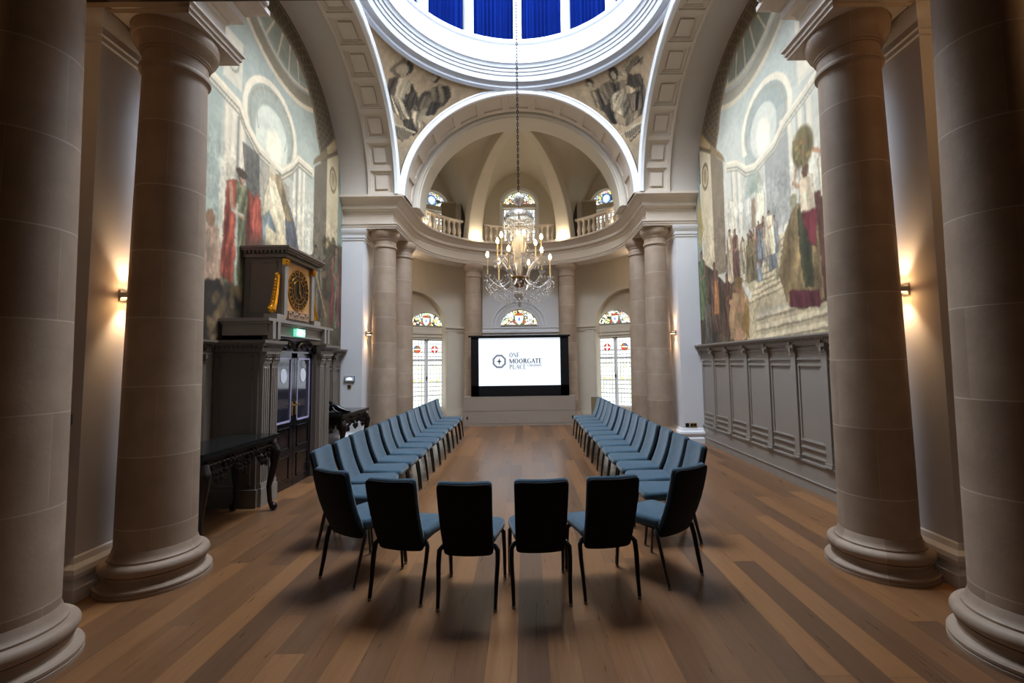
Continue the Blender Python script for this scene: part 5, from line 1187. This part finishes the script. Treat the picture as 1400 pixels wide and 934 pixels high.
for k in range(12):
    lower=k%2==0; a=2*PI*k/12+.22; R=.50 if lower else .36; zt=3.07 if lower else 3.34; ca,sa=math.cos(a),math.sin(a)
    pts=[];n=18
    for i in range(n):
        f=i/(n-1); r=.12+(R-.12)*f; z=3.05+(zt-3.05)*f-(.17 if lower else .02)*math.sin(f*PI)*(1-.3*f)+(.0 if lower else .10*math.sin(f*PI*.9)); pts.append((r*ca,AY+r*sa,z))
    arm=MB().tube(pts,.013,8).build('arm',crystal,t,smooth=60)
    x,y=R*ca,AY+R*sa
    L=lambda mb:mb
    MB().lathe(x,y,[(.01,zt-.01),(.035,zt),(.055,zt+.025),(.058,zt+.03),(.03,zt+.02),(.01,zt+.03)],14,cap=False).build('drip_pan',crystal,arm,smooth=50,shift=False).location=-Vector((0,AY,2.6))
    MB().lathe(x,y,[(.011,zt+.02),(.011,zt+.30)],8).build('candle_tube',ivory,arm,smooth=50,shift=False).location=-Vector((0,AY,2.6))
    MB().lathe(x,y,[(.001,zt+.30),(.018,zt+.31),(.025,zt+.34),(.015,zt+.375),(.001,zt+.395)],14,cap=False).build('candle_bulb',bulbm,arm,smooth=50,shift=False).location=-Vector((0,AY,2.6))
    lamp('POINT','candle_lamp',(x,y,zt+.34),8,(1,.80,.56),.02)
    for j in range(5):
        b=a+2*PI*j/5; gems.append((x+.05*math.cos(b),y+.05*math.sin(b),zt-.03-.012*(j%2)))
# swags and drops
def swag(p,q,sag,n):
    for i in range(n+1):
        f=i/n; yield (p[0]+(q[0]-p[0])*f,p[1]+(q[1]-p[1])*f,p[2]+(q[2]-p[2])*f-sag*4*f*(1-f))
beads=[]
for k in range(12):
    a=2*PI*k/12; b=2*PI*(k+1)/12; R1,R2=.23,.23
    gems.append((.235*math.cos(a),AY+.235*math.sin(a),3.93)); gems.append((.235*math.cos(a+.26),AY+.235*math.sin(a+.26),3.90))
    beads+=list(swag((.235*math.cos(a),AY+.235*math.sin(a),3.97),(.08*math.cos(a),AY+.08*math.sin(a),3.72),.02,10))
    beads+=list(swag((.50*math.cos(a+.22),AY+.50*math.sin(a+.22),3.04),(.50*math.cos(b+.22),AY+.50*math.sin(b+.22),3.04),.13,10))
    beads+=list(swag((.50*math.cos(a+.22),AY+.50*math.sin(a+.22),3.02),(.10*math.cos(a),AY+.10*math.sin(a),2.80),.05,12))
    beads+=list(swag((.36*math.cos(a+.22),AY+.36*math.sin(a+.22),3.30),(.11*math.cos(a),AY+.11*math.sin(a),3.62),.04,10))
    gems.append((.42*math.cos(a),AY+.42*math.sin(a),2.86)); gems.append((.30*math.cos(a+.2),AY+.30*math.sin(a+.2),2.80)); gems.append((.16*math.cos(a),AY+.16*math.sin(a),2.74))
rg=random.Random(9)
for k in range(420):
    a=rg.random()*2*PI; r=.12+.42*math.sqrt(rg.random()); zt=3.02-.38*(1-(r/.56)**2)-.10*rg.random()
    beads.append((r*math.cos(a),AY+r*math.sin(a),zt))
for k in range(160):
    a=2*PI*k/160; beads.append((.236*math.cos(a),AY+.236*math.sin(a),3.96-.035*(k%4)-.02))
    r=.10+.10*rg.random(); beads.append((r*math.cos(a),AY+r*math.sin(a),3.60+.34*rg.random()))
gm=MB().gem((0,0,0),.013,.06); g0=None
random.Random(2).shuffle(gems)
for i,(x,y,z) in enumerate(gems[:100]):
    if g0 is None: g0=gm.build('crystal_drop',crystal,t,smooth=0,shift=False); o=g0
    else: o=g0.copy(); COL.objects.link(o)
    o.location=(x,y-AY,z-2.6-.03)
mb=MB()
for (x,y,z) in gems[100:]: mb.gem((x,y,z-.03),.013,.06)
for (x,y,z) in beads: mb.gem((x,y,z),.009,.022)
mb.build('bead_strings',crystal,t,smooth=0,fix=False,kind='stuff')
# ================================================================== CHAIRS
def make_chair(label):
    t=thing('banquet_chair',label,'chair',(0,0,0),group='blue banquet chairs set in a U',local=True)
    # seat: width .46, rounded front
    def seatfn(x,y,z): 
        return (x,y,z+.012*math.cos(x/.23*1.3)*(1 if z>.455 else 0)-.010*max(0,(y+.0)/.25)**2)
    MB().rounded(.195,.232,-.20,.265,.415,.49,.075,.03,seatfn,8).build('seat',velvet,t,smooth=50)
    MB().box(-.17,.17,-.18,.22,.395,.418).build('seat_base',blackmetal,t,smooth=0)
    # back: cushion as soft slab, local u across, v height along the lean
    lean=Vector((0,-.36,.93)).normalized()
    def backfn(off):
        def f(x,y,z):
            # y runs up the back (0 bottom .. 1 top), z is thickness
            h=y; bow=-.028*math.sin(PI*min(1,max(0,h/.60)))+ .02*(x/.2)**2
            base=Vector((0,-.165,.345))+Vector((0,-.345*h*1.0,.935*h)); th=Vector((0,.93,.345))
            p=base+th*(z+bow+off); return (x,p.y,p.z)
        return f
    def slab(w0,w1,z0,z1,off,bev,mat,nm,parent=None):
        mb=MB(); n=10
        # stack of rings along height to let it bow: build as grid of rounded rectangles
        rings=[]
        hs=[0,.006,.02,.05,.12,.22,.32,.42,.50,.555,.58,.592,.598]
        f=backfn(off)
        for h in hs:
            k=h/.598; w_=w0+(w1-w0)*k
            e=min(h,.598-h); ins=0 if e>.03 else (.03-math.sqrt(max(0,.03**2-(.03-e)**2)))
            tz=(z1-z0)*(1 if e>.02 else .45+.55*e/.02); zc=(z0+z1)/2
            ww=w_-ins; r=min(bev,tz/2); ring=[]
            for cxs,czs,a0 in ((1,1,0),(-1,1,PI/2),(-1,-1,PI),(1,-1,1.5*PI)):
                for i in range(4):
                    a=a0+PI/2*i/3; ring.append(f(cxs*(ww-r)+r*math.cos(a),h,zc+czs*(tz/2-r)+r*math.sin(a)))
                if a0==0 or a0==PI:
                    s0=1 if a0==0 else -1
                    for q in (.6,.2,-.2,-.6): ring.append(f(s0*q*(ww-r),h,zc+czs*tz/2))
            rings.append(ring)
        m=len(rings[0])
        for r in rings: mb.v+=r
        for i in range(len(rings)-1):
            for j in range(m): mb.f.append((i*m+j,i*m+(j+1)%m,(i+1)*m+(j+1)%m,(i+1)*m+j))
        mb.f.append(tuple(range(m))[::-1]); mb.f.append(tuple((len(rings)-1)*m+j for j in range(m)))
        return mb.build(nm,mat,parent or t,smooth=60)
    b=slab(.183,.197,.0,.045,0,.02,velvet,'backrest')
    slab(.181,.195,-.024,.004,0,.012,backfab,'back_panel',b)
    # legs
    for s in (-1,1):
        P=[(s*.15,.17,.405),(s*.20,.20,.40),(s*.218,.225,.37),(s*.222,.25,.2),(s*.222,.27,.012)]
        l=MB().tube(P,[.014,.015,.015,.013,.011],8,flat=1.3).build('leg',blackmetal,t,smooth=50); MB().lathe(P[-1][0],P[-1][1],[(.014,0),(.014,.015),(.010,.02)],10).build('foot_cap',steel,l,smooth=30)
        P=[(s*.15,-.12,.405),(s*.195,-.15,.402),(s*.215,-.175,.38),(s*.216,-.20,.30),(s*.208,-.235,.15),(s*.205,-.27,.012)]
        l=MB().tube(P,[.014,.015,.016,.015,.013,.011],8,flat=1.3).build('leg',blackmetal,t,smooth=50); MB().lathe(P[-1][0],P[-1][1],[(.014,0),(.014,.015),(.010,.02)],10).build('foot_cap',steel,l,smooth=30)
        MB().tube([(s*.14,-.10,.405),(s*.14,-.17,.40),(s*.14,-.19,.44)],.012,6).build('back_bracket',blackmetal,t,smooth=50)
    return t
proto=None
def chair(x,y,deg,label):
    global proto
    if proto is None: proto=make_chair(label); o=proto
    else: o=copy_tree(proto); o['label']=label
    o.location=(x,y,0); o.rotation_euler=(0,0,math.radians(deg)); return o
chair(-.355,3.65,-3,'blue chair seen from behind, third from the left in the nearest row')
chair(.155,3.69,3,'blue chair seen from behind, third from the right in the nearest row')
chair(-1.33,4.06,-30,'turned blue chair at the left corner of the nearest row')
chair(-.85,3.77,-13,'blue chair seen from behind, second from the left in the nearest row')
chair(.65,3.755,8,'blue chair seen from behind, second from the right in the nearest row')
chair(1.17,3.985,34,'turned blue chair at the right corner of the nearest row')
ORD=['nearest the camera','second from the camera','third from the camera','fourth from the camera','fifth from the camera','sixth from the camera','middle one, seventh from the camera','sixth from the far end','fifth from the far end','fourth from the far end','third from the far end','second from the far end','at the far end by the screen']
for i in range(13):
    chair(-1.68+(.01*math.sin(i*2.1)),4.76+.508*i,-90+1.5*math.sin(i*1.7),'blue velvet chair in the left side row, '+ORD[i])
    chair(1.46+(.01*math.sin(i*1.3)),4.72+.504*i,90+1.5*math.sin(i*2.3),'blue velvet chair in the right side row, '+ORD[i])
# small box behind the right row
t=thing('floor_box','small olive panel standing behind the right chair row by the window','panel',(2.1,13.4,0)); MB().box(1.98,2.16,13.4,13.46,0,.72).build('board',M('olive_board',(128,116,84),.6,.04,4),t,smooth=0)
for o in bpy.data.objects:
    if '_w' in o: del o['_w']
